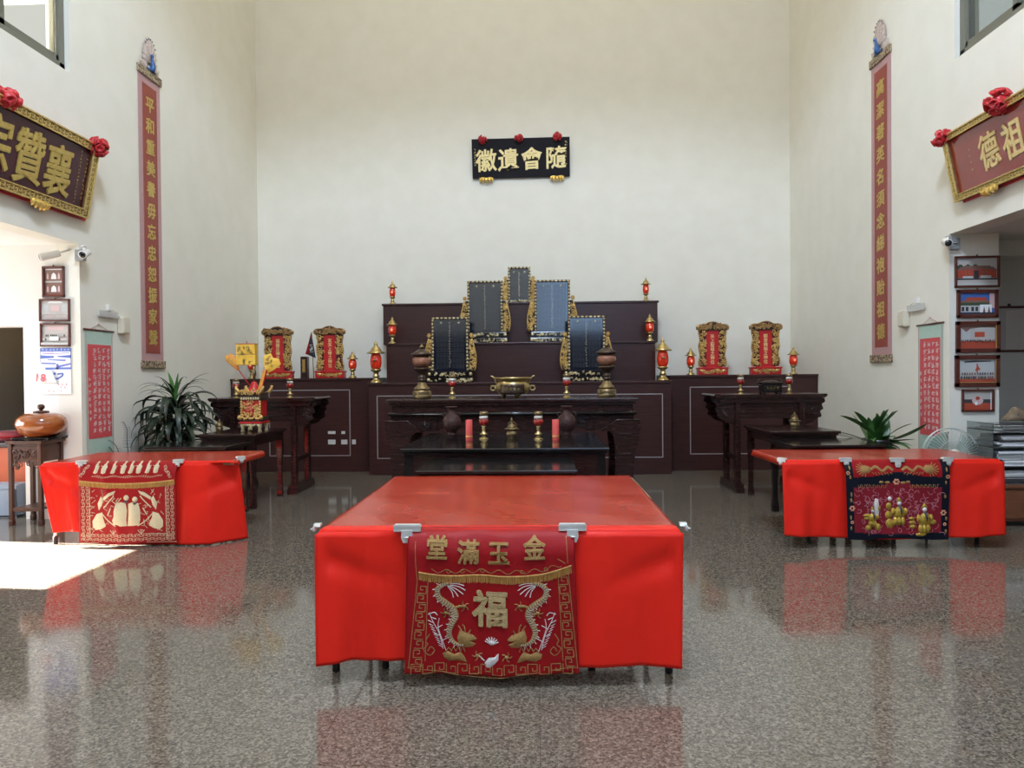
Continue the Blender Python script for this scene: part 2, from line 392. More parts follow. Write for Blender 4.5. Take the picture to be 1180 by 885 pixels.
w.box(XR, XR+.25, 7.55, 7.65, 4.73, 6.3).box(XR, XR+.25, -4, 5.4, 4.73, 6.3).box(XR, XR+.25, -4, -3, 0, 2.95)
struct('wall_right', w, M['wall'], label='cream right wall above the side opening')
struct('ceiling', MB().box(XL-.25, XR+.25, -4.2, YB+.25, 10.8, 11), M['wall'])
w = MB().box(XL-.25, -.05, -4.2, -4, 3.1, 10.8).box(3.75, XR+.25, -4.2, -4, 3.1, 10.8).box(-.05, 3.75, -4.2, -4, 8.3, 10.8)
struct('wall_front', w, M['wall'])
struct('wall_front_doors', MB().box(XL-.25, XR+.25, -4.2, -4, 0, 3.1), M['dark_doors'])
# left aisle
w = MB().box(-5.52, XL-.25, 7.45, 7.65, 0, 2.95).box(-6.75, -5.52, 7.45, 7.65, 2.08, 2.95).box(-7.5, -6.75, 7.45, 7.65, 0, 2.95)
struct('wall_left_aisle', w, M['white_wall'], label='white end wall of the left aisle with a dark doorway')
w = MB().box(-7.7, -7.5, -4, 5.34, 0, 2.95).box(-7.7, -7.5, 6.68, 7.65, 0, 2.95).box(-7.7, -7.5, 5.34, 6.68, 2.66, 2.95)
struct('wall_left_outer', w, M['white_wall'])
struct('ceiling_left_aisle', MB().box(-7.7, XL-.25, -4, 7.65, 2.95, 3.15), M['white_wall'])
struct('wall_left_entry', MB().box(-7.7, XL-.25, -4.2, -4, 0, 3.15), M['white_wall'])
w = MB().box(-7.5, XL-.25, 10.2, 10.4, 0, 3).box(-7.7, -7.5, 7.65, 10.4, 0, 3).box(-7.7, XL-.25, 7.65, 10.4, 2.95, 3.1)
struct('wall_left_store', w, M['dark_room'], label='dim store room behind the dark doorway')
struct('trim_sun_blocker', MB().box(-8.3, XL-.25, 2.5, 9.5, 6.62, 6.75), M['white_wall'])  # slab added outside to keep the sun out of the high left window
# right aisle
struct('wall_right_column', MB().box(XR+.25, 4.86, 7.65, 8.05, 0, 2.95), M['wall'], label='cream column end that carries the framed photos')
struct('ceiling_right_aisle', MB().box(XR+.25, 7.7, -4, 9.7, 2.95, 3.15), M['grey_beam'])
struct('trim_right_beam', MB().box(4.86, 7.5, 8.05, 8.3, 2.78, 2.95), M['grey_beam'], label='grey beam over the right side opening')
struct('wall_right_aisle', MB().box(4.6, 7.5, 9.5, 9.7, 0, 2.95), M['white_wall'], label='pale end wall of the right side room')
struct('wall_right_outer', MB().box(7.5, 7.7, -4.2, 9.7, 0, 2.95).box(XR+.25, 7.5, -4.2, -4, 0, 2.95), M['white_wall'])

def window(n, x, s, y0, y1, z0, z1, pane, ymid, label):
    f = MB(); t = .085
    a, b = (x-.16, x-.05) if s < 0 else (x+.05, x+.16)
    f.box(a, b, y0, y1, z0, z0+t, b=.006).box(a, b, y0, y1, z1-t, z1, b=.006).box(a, b, y0, y0+t, z0, z1, b=.006).box(a, b, y1-t, y1, z0, z1, b=.006)
    w_ = struct(n, f, M['alu'], label=label)
    c = (a+b)/2
    def sash(q0, q1, off):
        m = MB(); k = .055
        m.box(c+off-.02, c+off+.02, q0, q1, z0+t-.02, z0+t+k).box(c+off-.02, c+off+.02, q0, q1, z1-t-k, z1-t+.02)
        m.box(c+off-.02, c+off+.02, q0, q0+k, z0+t, z1-t).box(c+off-.02, c+off+.02, q1-k, q1, z0+t, z1-t)
        sh = m.build('sash', M['alu'], w_)
        MB().box(c+off-.004, c+off+.004, q0+k, q1-k, z0+t+k, z1-t-k).build('pane', pane, sh)
    sash(y0+t-.02, ymid+.03, .025*s); sash(ymid-.03, y1-t+.02, -.025*s)
window('window_1', XL, -1, 5.2, 7.34, 4.73, 6.3, M['pane'], 6.48, 'high olive-grey sliding window in the left wall')
window('window_2', XR, 1, 5.4, 7.55, 4.73, 6.3, M['pane_grey'], 6.72, 'high grey sliding window in the right wall')

# ------------------------------------------------------------------ camera and light
cam = bpy.data.cameras.new('camera'); cam.sensor_width = 36; cam.lens = 818/1180*36; cam.clip_end = 100
co = bpy.data.objects.new('camera', cam); COL.objects.link(co)
yaw, pitch, roll = math.atan(29/818), math.atan(9.5/818), math.radians(.5)
co.location = (0, 0, 1.5)
co.rotation_mode = 'QUATERNION'
co.rotation_quaternion = (Matrix.Rotation(yaw, 3, 'Z') @ Matrix.Rotation(PI/2-pitch, 3, 'X') @ Matrix.Rotation(-roll, 3, 'Z')).to_quaternion()
SC.camera = co

W = bpy.data.worlds.new('daylight'); SC.world = W; W.use_nodes = True
bg = W.node_tree.nodes['Background']; bg.inputs[0].default_value = (.80, .80, .74, 1); bg.inputs[1].default_value = .85
def light(name, kind, loc, energy, color, **kw):
    l = bpy.data.lights.new(name, kind); l.energy = energy; l.color = color
    for k, v in kw.items(): setattr(l, k, v)
    o = bpy.data.objects.new(name, l); COL.objects.link(o); o.location = loc; return o
s = light('sun', 'SUN', (-20, 8, 12), SUN_E, (1, .95, .86), angle=math.radians(.53))
s.rotation_mode = 'QUATERNION'; s.rotation_quaternion = Vector((0, 0, -1)).rotation_difference(Vector((1, -.10, -.64)))
d = light('front_window_daylight', 'AREA', (1.85, -3.95, 5.7), WIN_E, (.34, .60, 1), shape='RECTANGLE', size=3.8, size_y=5.2)
d.rotation_euler = (PI/2, 0, 0)
d = light('left_door_daylight', 'AREA', (-7.46, 6.0, 1.35), DOOR_E, (.92, .96, 1), shape='RECTANGLE', size=1.3, size_y=2.5)
d.rotation_mode = 'QUATERNION'; d.rotation_quaternion = Vector((0, 0, -1)).rotation_difference(Vector((1, 0, 0)))
d = light('ceiling_fill', 'AREA', (-.28, 4.6, 10.72), CEIL_E, (1, .905, .68), shape='RECTANGLE', size=7.5, size_y=13)  # added warm fill under the ceiling, no fixtures behind it
p = light('direct_sky_spot', 'SPOT', (-.28, 1.2, 9.79), SPOT_E, (.60, .735, .93), spot_size=math.radians(140.5), spot_blend=.04, shadow_soft_size=.9)  # added spot in place of direct skylight and its cut-off edge, no fixture

SC.view_settings.view_transform = 'Standard'; SC.view_settings.look = 'None'
SC.view_settings.gamma = 1; SC.view_settings.use_curve_mapping = False; SC.view_settings.exposure = EXPO
SC.cycles.use_denoising = True
SC.cycles.max_bounces = 10; SC.cycles.diffuse_bounces = 7; SC.cycles.glossy_bounces = 5; SC.cycles.transmission_bounces = 6
SC.cycles.sample_clamp_indirect = 6; SC.cycles.caustics_reflective = False; SC.cycles.caustics_refractive = False

# ------------------------------------------------------------------ stepped altar and side cabinets
def inlay(parent, x0, x1, z0, z1, y, t=.014, name='inlay_line'):
    m = MB()
    for a in ((x0, x1, z0, z0+t), (x0, x1, z1-t, z1), (x0, x0+t, z0, z1), (x1-t, x1, z0, z1)):
        m.box(a[0], a[1], y-.003, y+.004, a[2], a[3])
    return m.build(name, M['inlay'], parent, label='thin pale inlaid rectangle line')
al = empty('stepped_altar', (CX, 10.73, 0), 'three-tier dark brown stepped altar against the middle of the back wall', 'altar')
def tier(name, x0, x1, y0, y1, z0, z1, lip=.02):
    m = MB().box(x0-CX, x1-CX, y0-10.73, y1-10.73, z0, z1-.035, b=.004)
    m.box(x0-lip-CX, x1+lip-CX, y0-lip-10.73, y1-10.73, z1-.035, z1, b=.006)
    return m.build(name, M['panel'], al)
t1 = tier('platform', -2.57, 2.01, 10.73, YB-.003, 0, 1.405)
inlay(t1, -2.445-CX, 1.885-CX, .25, 1.215, 0)
tier('middle_tier', -2.42, 1.88, 11.35, YB-.003, 1.405, 2.035)
tier('top_tier', -2.565, 1.995, 11.8, YB-.003, 2.035, 2.72)

def side_cabinet(x0, x1, label, ins, outlets=()):
    c = empty('side_cabinet', ((x0+x1)/2, 11.15, 0), label, 'cabinet', 'long dark cabinets either side of the altar')
    xm = (x0+x1)/2
    MB().box(x0-xm, x1-xm, 0, 1.19, 0, 1.45, b=.004).build('body', M['panel'], c)
    MB().box(x0-xm, x1-xm, -.02, 1.19, 1.45, 1.487, b=.006).build('top', M['panel'], c)
    inlay(c, ins[0]-xm, ins[1]-xm, .25, 1.305, 0)
    for ox, oz, w, h in outlets:
        MB().box(ox-xm, ox-xm+w, -.008, .002, oz, oz+h, b=.003).build('power_outlet', M['outlet'], c, label='small pale socket plate')
side_cabinet(-4.885, -2.62, 'long dark cabinet left of the altar, with wall sockets on its front', (-4.27, -2.965),
             ((-3.325, .435, .12, .075), (-3.325, .60, .12, .045), (-3.115, .435, .10, .075), (-3.11, .60, .06, .045), (-2.94, .435, .06, .075)))
side_cabinet(2.06, 4.345, 'long dark cabinet right of the altar, without sockets', (2.375, 3.93))

# ------------------------------------------------------------------ dark wood tables
def main_table():
    Y0 = 8.1; cx = -.295; hw = 1.445
    r = empty('altar_table', (cx, Y0, 0), 'tall wide dark altar table with curved legs in front of the stepped altar', 'altar table')
    m = MB().box(-hw, hw, -.02, .93, 1.195, 1.237, b=.012)
    m.box(-hw+.03, hw-.03, 0, .91, 1.165, 1.195, b=.006)
    m.build('tabletop', M['wood'], r)
    m = MB().box(-hw+.06, hw-.06, .03, .88, 1.085, 1.165)
    m.build('waist', M['wood'], r)
    m = MB().box(-hw+.02, hw-.02, -.012, .90, 1.05, 1.085, b=.014)
    m.tube([(-hw+.03, -.006, 1.067), (hw-.03, -.006, 1.067)], .021, 10)
    m.build('moulding', M['black_lacquer'], r)
    for k in (-1.02, -.79, -.22, 0, .26, .43, .58, .84, .99): MB().ball((k, -.014, 1.067), .017, 0, 8, 6).build('carved_bead', M['black_lacquer'], r)
    # apron with a stepped lower outline
    ap = [(-hw+.05, 1.05), (-hw+.05, .98), (-1.18, .98), (-.99, .865), (-.86, .865), (-.80, .90), (-.50, .90), (-.42, .86), (.42, .86), (.50, .90), (.80, .90), (.86, .865), (.99, .865), (1.18, .98), (hw-.05, .98), (hw-.05, 1.05)]
    a = MB().prism(ap, .035, .07)
    a.build('apron', M['wood'], r)
    rng = random.Random(3)
    for k in (-.90, -.62, .62, .90):
        c = MB()
        for j in (-1, 1): c.box(k+j*.035-.006, k+j*.035+.006, .022, .036, .89, 1.02, b=.003)
        scrolls(c, lambda a_, b_, h: (a_, .034-h, b_), (lambda a_, b_: True, (k-.13, k-.07, .89, 1.0)), 3, .035, 0, .008, rng)
        c.build('apron_carving', M['black_lacquer'], r)
    def leg(s, y):
        q = [(1.455, .99), (1.20, .99), (1.01, .86), (1.12, .86), (1.165, .80), (1.185, .62), (1.185, .40), (1.17, .16), (1.16, .05), (1.19, 0), (1.46, 0), (1.475, .05), (1.47, .16), (1.43, .24), (1.385, .32), (1.375, .42), (1.40, .58), (1.44, .76), (1.462, .90)]
        q = [(s*a, b) for a, b in q]
        q = smooth_path(q[:1]+q[1:3]+q[3:], 1)
        m = MB().prism(q, y, y+.13)
        for z, w in ((.83, .16), (.60, .14)):
            m.box(min(s*1.21, s*1.36), max(s*1.21, s*1.36), y-.006, y, z-.008, z+.008, b=.002)
        m.tube([(s*1.455, y+.004, .988), (s*1.20, y+.004, .988), (s*1.02, y+.004, .866)], .009, 8)
        m.build('leg', M['wood'], r)
    for s in (-1, 1):
        leg(s, -.01); leg(s, .79)
        MB().box(min(s*1.22, s*1.40), max(s*1.22, s*1.40), .12, .79, .30, .36, b=.005).build('stretcher', M['wood'], r)
    return r
main_table()

def plain_table(name, x0, x1, y0, y1, z, label, apron=.07, top=.03, m='wood', cat='table', rail=None, leg=.065, mould=None):
    cx = (x0+x1)/2
    r = empty(name, (cx, y0, 0), label, cat)
    hw, d = (x1-x0)/2, y1-y0
    MB().box(-hw, hw, 0, d, z-top, z, b=.007).build('tabletop', M[m], r)
    MB().box(-hw+.02, hw-.02, .02, d-.02, z-top-.02, z-top, b=.004).build('moulding', M[mould or m], r)
    za, zb = z-top-.02-apron, z-top-.02
    for q in ((-hw+.05, hw-.05, .045, .07), (-hw+.05, hw-.05, d-.07, d-.045), (-hw+.045, -hw+.07, .07, d-.07), (hw-.07, hw-.045, .07, d-.07)):
        MB().box(*q, za, zb).build('apron', M['wood'], r)
    for sx in (-1, 1):
        for yy in (.035, d-.035-leg):
            xx = sx*(hw-.035-leg/2)
            l = MB()
            prof = [(.5, z-top-.02), (.55, z*.72), (.40, z*.45), (.36, .16), (.44, .07), (.52, .03), (.45, 0)]
            vs = []; fs = []
            for w_, zz in prof:
                w_ *= leg
                vs += [(xx-w_, yy+leg/2-w_, zz), (xx+w_, yy+leg/2-w_, zz), (xx+w_, yy+leg/2+w_, zz), (xx-w_, yy+leg/2+w_, zz)]
            for i in range(len(prof)-1):
                for k in range(4): fs.append((4*i+k, 4*i+(k+1) % 4, 4*i+4+(k+1) % 4, 4*i+4+k))
            fs += [(0,1,2,3), tuple(4*len(prof)-4+k for k in range(4))]
            l.add(vs, fs); l.build('leg', M[m], r)
    if rail:
        for k in (0, 1): MB().box(-hw+.06, hw-.06, .05+k*(d-.15), .10+k*(d-.15), rail-.02, rail+.02, b=.004).build('stretcher', M[m], r)
    return r
plain_table('offering_table', -1.22, .63, 6.24, 8.03, .86, 'large square glossy black table with red candles, under the main altar table', apron=.20, m='black_lacquer', rail=.655)
plain_table('low_table', -.93, .30, 5.345, 6.19, .785, 'small low glossy dark table just behind the central red table', apron=.05, m='black_lacquer', mould='frame_wood')
plain_table('square_table', -3.88, -3.20, 7.96, 8.95, .86, 'square dark table carrying the red-gold offering vessel, left of the altar', apron=.09)
plain_table('square_table', 2.57, 3.34, 7.93, 8.95, .86, 'square dark table under a small brass censer, right of the altar', apron=.09)
plain_table('low_table', -4.10, -3.23, 7.24, 7.93, .79, 'low dark table in front of the drooping plant on the left', apron=.06, m='black_lacquer')
plain_table('low_table', 2.51, 3.43, 7.09, 7.88, .79, 'low dark table behind the red table with the navy cloth', apron=.06, m='black_lacquer')

def high_table(cx, label):
    r = empty('high_side_table', (cx, 9.05, 0), label, 'altar table', 'tall dark side altar tables with scrolled ends')
    hw = .69
    # top with upturned scrolled ends
    o = [(-hw, 1.243), (-hw-.02, 1.225), (-hw+.01, 1.195), (hw-.01, 1.195), (hw+.02, 1.225), (hw, 1.243), (hw-.08, 1.237), (-hw+.08, 1.237)]
    MB().prism(o, 0, .68).build('tabletop', M['wood'], r)
    MB().prism([(-hw+.03, 1.195), (hw-.03, 1.195), (hw-.07, 1.13), (-hw+.07, 1.13)], .03, .65).build('moulding', M['wood'], r)
    for s in (-1, 1):
        w = [(s*.69, 1.19), (s*.70, 1.14), (s*.655, 1.11), (s*.675, 1.05), (s*.635, 1.02), (s*.655, .96), (s*.60, .93), (s*.55, .885), (s*.44, .85), (s*.44, 1.19)]
        wb = MB().prism(w, .06, .09).build('end_bracket', M['wood'], r)
        MB().prism(w, .60, .63).build('end_bracket', M['wood'], r)
        c = MB(); rng = random.Random(11)
        scrolls(c, lambda a_, b_, h: (a_, .06-h, b_), (lambda a_, b_: True, (min(s*.50, s*.64), max(s*.50, s*.64), .95, 1.12)), 9, .035, 0, .007, rng)
        c.build('scroll_carving', M['wood'], wb)
    MB().box(-.44, .44, .60, .62, .93, 1.13).build('apron', M['wood'], r)
    MB().box(-.44, .44, .07, .09, .93, 1.13).box(-.44, .44, .062, .072, 1.0, 1.02, b=.003).box(-.44, .44, .062, .072, 1.08, 1.10, b=.003).build('apron', M['wood'], r)
    for s in (-1, 1):
        for y in (.03, .55):
            m = MB().box(s*.40-.035, s*.40+.035, y, y+.10, .10, 1.15, b=.014)
            m.build('leg', M['wood'], r)
        f = MB().prism([(y_, z_) for y_, z_ in ((-.06, 0), (.74, 0), (.74, .05), (.70, .07), (.70, .11), (-.02, .11), (-.02, .07), (-.06, .05))], s*.40-.055, s*.40+.055, T=Matrix(((0,1,0,0),(1,0,0,0),(0,0,1,0),(0,0,0,1))))
        f.build('foot', M['wood'], r)
        MB().box(s*.40-.02, s*.40+.02, .12, .56, .40, .46, b=.004).build('stretcher', M['wood'], r)
    return r
high_table(-3.565, 'tall dark side table with scrolled ends left of the altar, behind the red-gold vessel')
high_table(2.94, 'tall dark side table with scrolled ends right of the altar, under the small black censer')

# ------------------------------------------------------------------ red-clothed folding tables
def folding_table(x0, x1, y0, y1, label, legs, rotz=0, c=None, white=False, h=.738):
    cx, cy = c or ((x0+x1)/2, (y0+y1)/2)
    r = empty('folding_table', (cx, cy, 0), label, 'folding table', None, rotz)
    hw, hd = (x1-x0)/2, (y1-y0)/2
    MB().box(-hw, hw, -hd, hd, h-.03, h, b=.006).build('tabletop', M['board'], r)
    for lx, ly in legs:
        m = MB().tube([(lx, ly, .03), (lx, ly, h-.03)], .013, 8)
        l = m.build('leg', M['leg_white' if white else 'leg_grey'], r)
        MB().lathe([(.018, 0), (.02, .005), (.02, .07), (.016, .075)], (lx, ly, 0), 10).build('rubber_foot', M['rubber'], l)
    xs = sorted({round(a[0], 3) for a in legs})
    for x in (xs[0], xs[-1]):
        ys = [a[1] for a in legs if abs(a[0]-x) < .01]
        MB().tube([(x, min(ys), .32), (x, max(ys), .32)], .010, 8).build('crossbar', M['leg_white' if white else 'leg_grey'], r)
    return r
L4 = lambda w, d, i=0: [(-w, -d), (w, -d), (-w, d), (w, d)]
folding_table(-1.07, .68, 3.50, 4.40, 'front one of the two folding tables under the central red cover', L4(.845, .37)+[(-.60, -.33), (.46, -.33)])
folding_table(-1.05, .70, 4.41, 5.30, 'rear one of the two folding tables under the central red cover', L4(.845, .37))
folding_table(-.84, .84, -.40, .40, 'folding table under the red cover beside the wooden bowl stand', [(-.80, -.36), (.45, -.30), (-.80, .36), (.45, .36)], .06, (-3.63, 6.72), True)
folding_table(-.90, .90, -.42, .42, 'folding table under the red cover beside the paper rack', [(-.66, -.27), (.79, -.28), (.05, -.33), (-.42, .36), (.70, .36)], 0, (3.05, 6.63))

def red_cover(label, x0, x1, y0, y1, z, zb, foldf, T=None, seam=None, over=.05, swing=0.0, loc=None, flare=0.0, slant=(0, 0), zfun=None):
    """one sheet: flat over the table top, rolled over the front edge and hanging down in soft folds"""
    ztop = z
    def fn(u, v):
        x = x0+(x1-x0)*u
        if v < .4:
            t = v/.4; y = y1+(y0-y1)*t; zz = ztop
            if seam and abs(y-seam) < .03: zz -= .006*(1-abs(y-seam)/.03)
            zz += .0025*math.sin(9*x+3*y)*math.sin(7*y)
            # edges roll over at left and right
            e = min(x-x0, x1-x)
            if e < .02: zz -= over*(1-e/.02)
        elif v < .5:
            a = (v-.4)/.1*PI/2; rr = .02
            y = y0-rr*math.sin(a); zz = ztop-rr+rr*math.cos(a)+.004*math.sin(2*a)
            e = min(x-x0, x1-x)
            if e < .02: zz -= over*(1-e/.02)*max(0, math.cos(a))
        else:
            t = (v-.5)/.5
            b = zb(u) if callable(zb) else zb
            zz = ztop-.02+(b-ztop+.02)*t
            y = y0-.02-foldf(u, t)
            x += flare*t*(u-.5)*2*abs(u-.5)
            x += t*(slant[0]*max(0, 1-u*2.5)+slant[1]*max(0, u*2.5-1.5))
            if swing: 
                k = max(0, (u-.86)/.14); y += swing*k*(.55+.45*t); 
        return (x, y, zz)
    m = MB().grid(96, 70, fn, mfn=lambda u, v: 1 if v < .385 else 0)
    m.build('red_tablecloth', [M['cloth'], M['cloth_top']], origin=((x0+x1)/2, (y0+y1)/2, z), solid=.003, label=label, cat='tablecloth', group='red covers on the three folding-table groups',
            loc=loc, rotz=T or 0, fixn=False)

def folds(fr, amp, ph, base=.004):
    def f(u, t):
        k = .25+.75*min(1, max(0, abs(u-.48)-.20)/.07)         # flatter behind the embroidered cloth
        v = math.sin(fr*u*6.283+ph+.7*t)+.5*math.sin(fr*2.3*u*6.283+ph*2-1.1*t)+.22*math.sin(fr*5.1*u*6.283+2*t+ph)
        e = min(u, 1-u); sw = math.exp(-((t-.16-1.1*e)/.09)**2)*(e > .03)*.35     # swag hanging from the clipped corner
        return base+.012*t+amp*k*((.25+.75*t)*v*(.6+.4*math.sin(3*u+ph))+.9*(.3+.7*t)-sw*2*max(0, 1-e*4))
    return f
red_cover('glossy red cover over the large central table pair', -1.095, .70, 3.475, 5.31, .750, lambda u: .105-.022*u+.012*math.sin(9*u), folds(2.7, .030, 1.1), seam=4.44, flare=-.035)
TL_ROT, TLC = .06, (-3.635, 6.725)
red_cover('glossy red cover on the table beside the wooden bowl stand, left', -4.50, -2.77, 6.29, 7.16, .750, lambda u: .135-.125*min(1, max(0, (u-.15)/.25)), folds(2.6, .044, 2.0), T=TL_ROT, swing=.24, slant=(.15, .05))
red_cover('glossy red cover on the table beside the paper rack, right', 2.095, 3.955, 6.20, 7.06, .750, lambda u: .12-.045*math.sin(PI*u), folds(2.2, .034, .4), slant=(0, -.01))

# ------------------------------------------------------------------ embroidered hangings
class Hanging:
    def __init__(s, xc, yf, z, half, L, back=.12, grow=.03, fold=None, sag=.0, pivot=None, rot=0, stand=.05):
        s.__dict__.update(locals())
        s.R = Matrix.Rotation(rot, 3, 'Z'); s.pv = Vector((*(pivot or (0, 0)), 0))
    def __call__(s, a, y, h=0):
        b = -y
        x = s.xc+a*(1+s.grow*max(b, 0)/s.L)
        if b < 0:
            p = Vector((x, s.yf-b, s.z+.003+h))
        else:
            k = min(1, b/.12); f = s.fold(a/s.half, b/s.L) if s.fold else 0
            sg = s.sag*(1-(a/s.half)**2)*max(0, 1-b/s.L)*min(1, b/.1)
            p = Vector((x, s.yf-.022-s.stand*k*(2-k)-f-h, s.z+.003-b-sg-(h*0)))
            if b < .02: p.y = s.yf-(.022)*math.sin(min(1, b/.02)*PI/2)-h*min(1, b/.02)-s.stand*k*(2-k)
        return tuple(s.pv+s.R @ (p-s.pv)) if s.rot else tuple(p)
    def sheet(s, mats, parent, name='panel', mfn=None):
        m = MB().grid(48, 56, lambda u, v: s((u*2-1)*s.half, s.back-(s.back+s.L+.012*(1-(u*2-1)**2))*v, -.001), mfn=mfn)
        return m.build(name, mats, parent, solid=.002, fixn=False)
def hang_root(H, label):
    r = bpy.data.objects.new('embroidered_cloth', None); COL.objects.link(r)
    tag(r, label, 'embroidered cloth', 'embroidered altar cloths clipped to the red covers'); return r

# --- centre: gold characters and two dragons
M['thread_pale2'] = mat('straw_gold_thread', (.58,.43,.22), .5, metal=.2, col2=(.40,.27,.11), scale=200, bump=.5, bscale=250)
rng = random.Random(5)
Hc = Hanging(-.230, 3.470, .752, .402, .685, back=.03, grow=.045, sag=.012, stand=.058,
             fold=lambda a, t: .012*t*math.sin(5*a+1)+.010*(1-t)*math.sin(9*a)*(1-abs(a))+.006*t*math.sin(13*a))
rc = hang_root(Hc, 'red cloth with gold dragons clipped to the front of the large central table')
Hc.sheet([M['cloth_dark']], rc)
zp = lambda x, y: ((x/4.427-104.8)*.00419, -(y/4.427-17.6)*.00419)
zpl = lambda pts: [zp(*p) for p in pts]
mir = lambda pts: [(934-x, y) for x, y in pts]
for ch, x, y in (('堂', 192, 158), ('滿', 352, 178), ('玉', 505, 180), ('金', 685, 160)):
    g = MB(); a, b = zp(x, y); put_glyph(g, ch, lambda p, q, h: Hc(p, q, h+.006), a, b, .112, .05, .026, sx=.95)
    g.build('gold_lettering', M['thread_gold'], rc)
g = MB(); a, b = zp(462, 462); put_glyph(g, '福', lambda p, q, h: Hc(p, q, h+.006), a, b, .185, .04, .028, sx=.92)
g.build('fortune_lettering', M['thread_pale2'], rc)
fr = MB()
fy = lambda x: 262+(1-((x-490)/400)**2)*42-(x-490)*.03+10*math.sin(x/90)
top = [zp(x, fy(x)) for x in range(100, 872, 16)]
ribbon(fr, top, .010, Hc, 0, .006)
for x in range(104, 868, 5):
    a, b = zp(x, fy(x)); l = .034+rng.uniform(-.003, .003)
    ribbon(fr, [(a, b), (a+rng.uniform(-.002, .002), b-l)], .0042, Hc, 0, .006)
fr.build('fringe', M['fringe'], rc)
sc = MB()
sp = [zp(x, fy(x)-24+10*math.sin(x/14)) for x in range(165, 820, 6)]
ribbon(sc, sp, .003, Hc, 0, .002)
for x in (250, 320, 420, 620, 740): ribbon(sc, [zp(x+14*math.cos(k*.9)*(1-k/9), fy(x)-26+14*math.sin(k*.9)*(1-k/9)) for k in range(8)], .003, Hc, 0, .002)
sc.build('scrollwork', M['thread_gold'], rc)
kf = MB()
key_fret(kf, zp(78, 765), zp(100, 345), .040, Hc, .0042, side=-1); key_fret(kf, zp(868, 765), zp(845, 300), .040, Hc, .0042, side=1)
key_fret(kf, zp(70, 805), zp(868, 805), .048, Hc, .0042, side=1)
for q in ([(58, 775), (95, 330)], [(138, 740), (148, 330)], [(882, 775), (850, 270)], [(812, 740), (800, 290)], [(52, 770), (440, 822), (880, 770)], [(85, 240), (95, 330)], [(800, 215), (838, 240)], [(80, 130), (85, 240)], [(846, 90), (850, 240)]):
    ribbon(kf, zpl(smooth_path(q, 6)), .0035, Hc, 0, .002)
kf.build('key_fret_border', M['thread_gold'], rc)
def dragon(mirror):
    f = mir if mirror else (lambda p: p)
    m = MB(); w = MB()
    body = smooth_path([(262, 340), (225, 344), (196, 372), (203, 412), (240, 442), (276, 470), (286, 508), (266, 548), (254, 592), (270, 635), (305, 655), (335, 648)], 7)
    n = len(body); ws = [(.010+.022*math.sin(PI*min(1, (i+4)/n))**.8) for i in range(n)]
    ribbon(m, zpl(f(body)), ws, Hc, 0, .007)
    patch(m, zpl(f([(308, 575), (335, 590), (372, 602), (392, 622), (382, 634), (352, 634), (388, 648), (372, 664), (335, 668), (300, 650), (296, 615)])), Hc, 0, .008)
    for q in ([(318, 580), (300, 555)], [(335, 590), (330, 560), (322, 548)], [(352, 596), (362, 575)]): ribbon(m, zpl(f(q)), .006, Hc, 0, .004)
    # claws
    for cx, cy in ((330, 455), (238, 492), (395, 712)):
        for k in range(5):
            an = k*1.25+.4; ribbon(m, zpl(f([(cx, cy), (cx+16*math.cos(an), cy+16*math.sin(an)), (cx+27*math.cos(an+.35), cy+27*math.sin(an+.35))])), .005, Hc, 0, .004)
        patch(m, zpl(f(blob(cx, cy, 11, 9, 8))), Hc, 0, .006)
    ribbon(m, zpl(f([(276, 468), (305, 455), (330, 455)])), .013, Hc, 0, .005); ribbon(m, zpl(f([(270, 500), (252, 495), (238, 492)])), .012, Hc, 0, .005)
    # wave at the foot
    patch(m, zpl(f([(222, 702), (250, 690), (280, 705), (312, 690), (330, 712), (345, 745), (300, 735), (255, 742), (228, 725)])), Hc, 0, .006)
    for k in range(4): ribbon(m, zpl(f([(240+k*24, 690), (252+k*24, 672-4*k), (268+k*22, 690)])), .005, Hc, 0, .004)
    # silver mane, tail plume, whiskers
    for q in ([(250, 345), (300, 352), (336, 372)], [(250, 348), (290, 365), (325, 392)], [(248, 350), (280, 375), (300, 404)], [(246, 352), (268, 380), (276, 410)], [(252, 340), (295, 338), (330, 348)]):
        ribbon(w, zpl(f(smooth_path(q, 4))), .0042, Hc, 0, .003)
    for i in range(6, n-6, 4):
        x, y = body[i]; x2, y2 = body[i+1]; dx, dy = x2-x, y2-y; l = math.hypot(dx, dy) or 1
        ribbon(w, zpl(f([(x-dy/l*10+2, y+dx/l*10), (x-dy/l*24+dx, y+dx/l*24+dy)])), .004, Hc, 0, .003)
    for q in ([(155, 490), (175, 540), (205, 600), (225, 680)], [(205, 520), (200, 570), (222, 640), (240, 690)], [(178, 545), (150, 530)], [(190, 575), (222, 555)], [(205, 610), (180, 600)], [(215, 640), (250, 620)], [(150, 500), (180, 490), (196, 505)], [(165, 515), (190, 525)]):
        ribbon(w, zpl(f(smooth_path(q, 4))), .0036, Hc, 0, .003)
    for k in range(9):
        x, y = 175+k*6, 560+k*14; ribbon(w, zpl(f([(x, y), (x-20, y-12)])), .003, Hc, 0, .002)
    for i in range(3, n-3, 2):
        x, y = body[i]; x2, y2 = body[i+1]; dx, dy = x2-x, y2-y; l = math.hypot(dx, dy) or 1; q = ws[i]/.00419*4.427*.38
        ribbon(w, zpl(f([(x-dy/l*q, y+dx/l*q), (x+dx/l*5, y+dy/l*5), (x+dy/l*q, y-dx/l*q)])), .0022, lambda p, r_, h: Hc(p, r_, h+.0065), 0, .0015)
    m.build('embroidered_dragon', M['thread_gold'], rc); w.build('silver_plume', M['thread_white'], rc)
    c = MB()
    ribbon(c, zpl(f(smooth_path([(160, 600), (140, 635), (150, 655), (130, 680), (160, 712), (182, 690), (165, 668), (150, 690)], 5))), .004, Hc, 0, .002)
    c.build('cloud_curl', M['thread_gold'], rc)
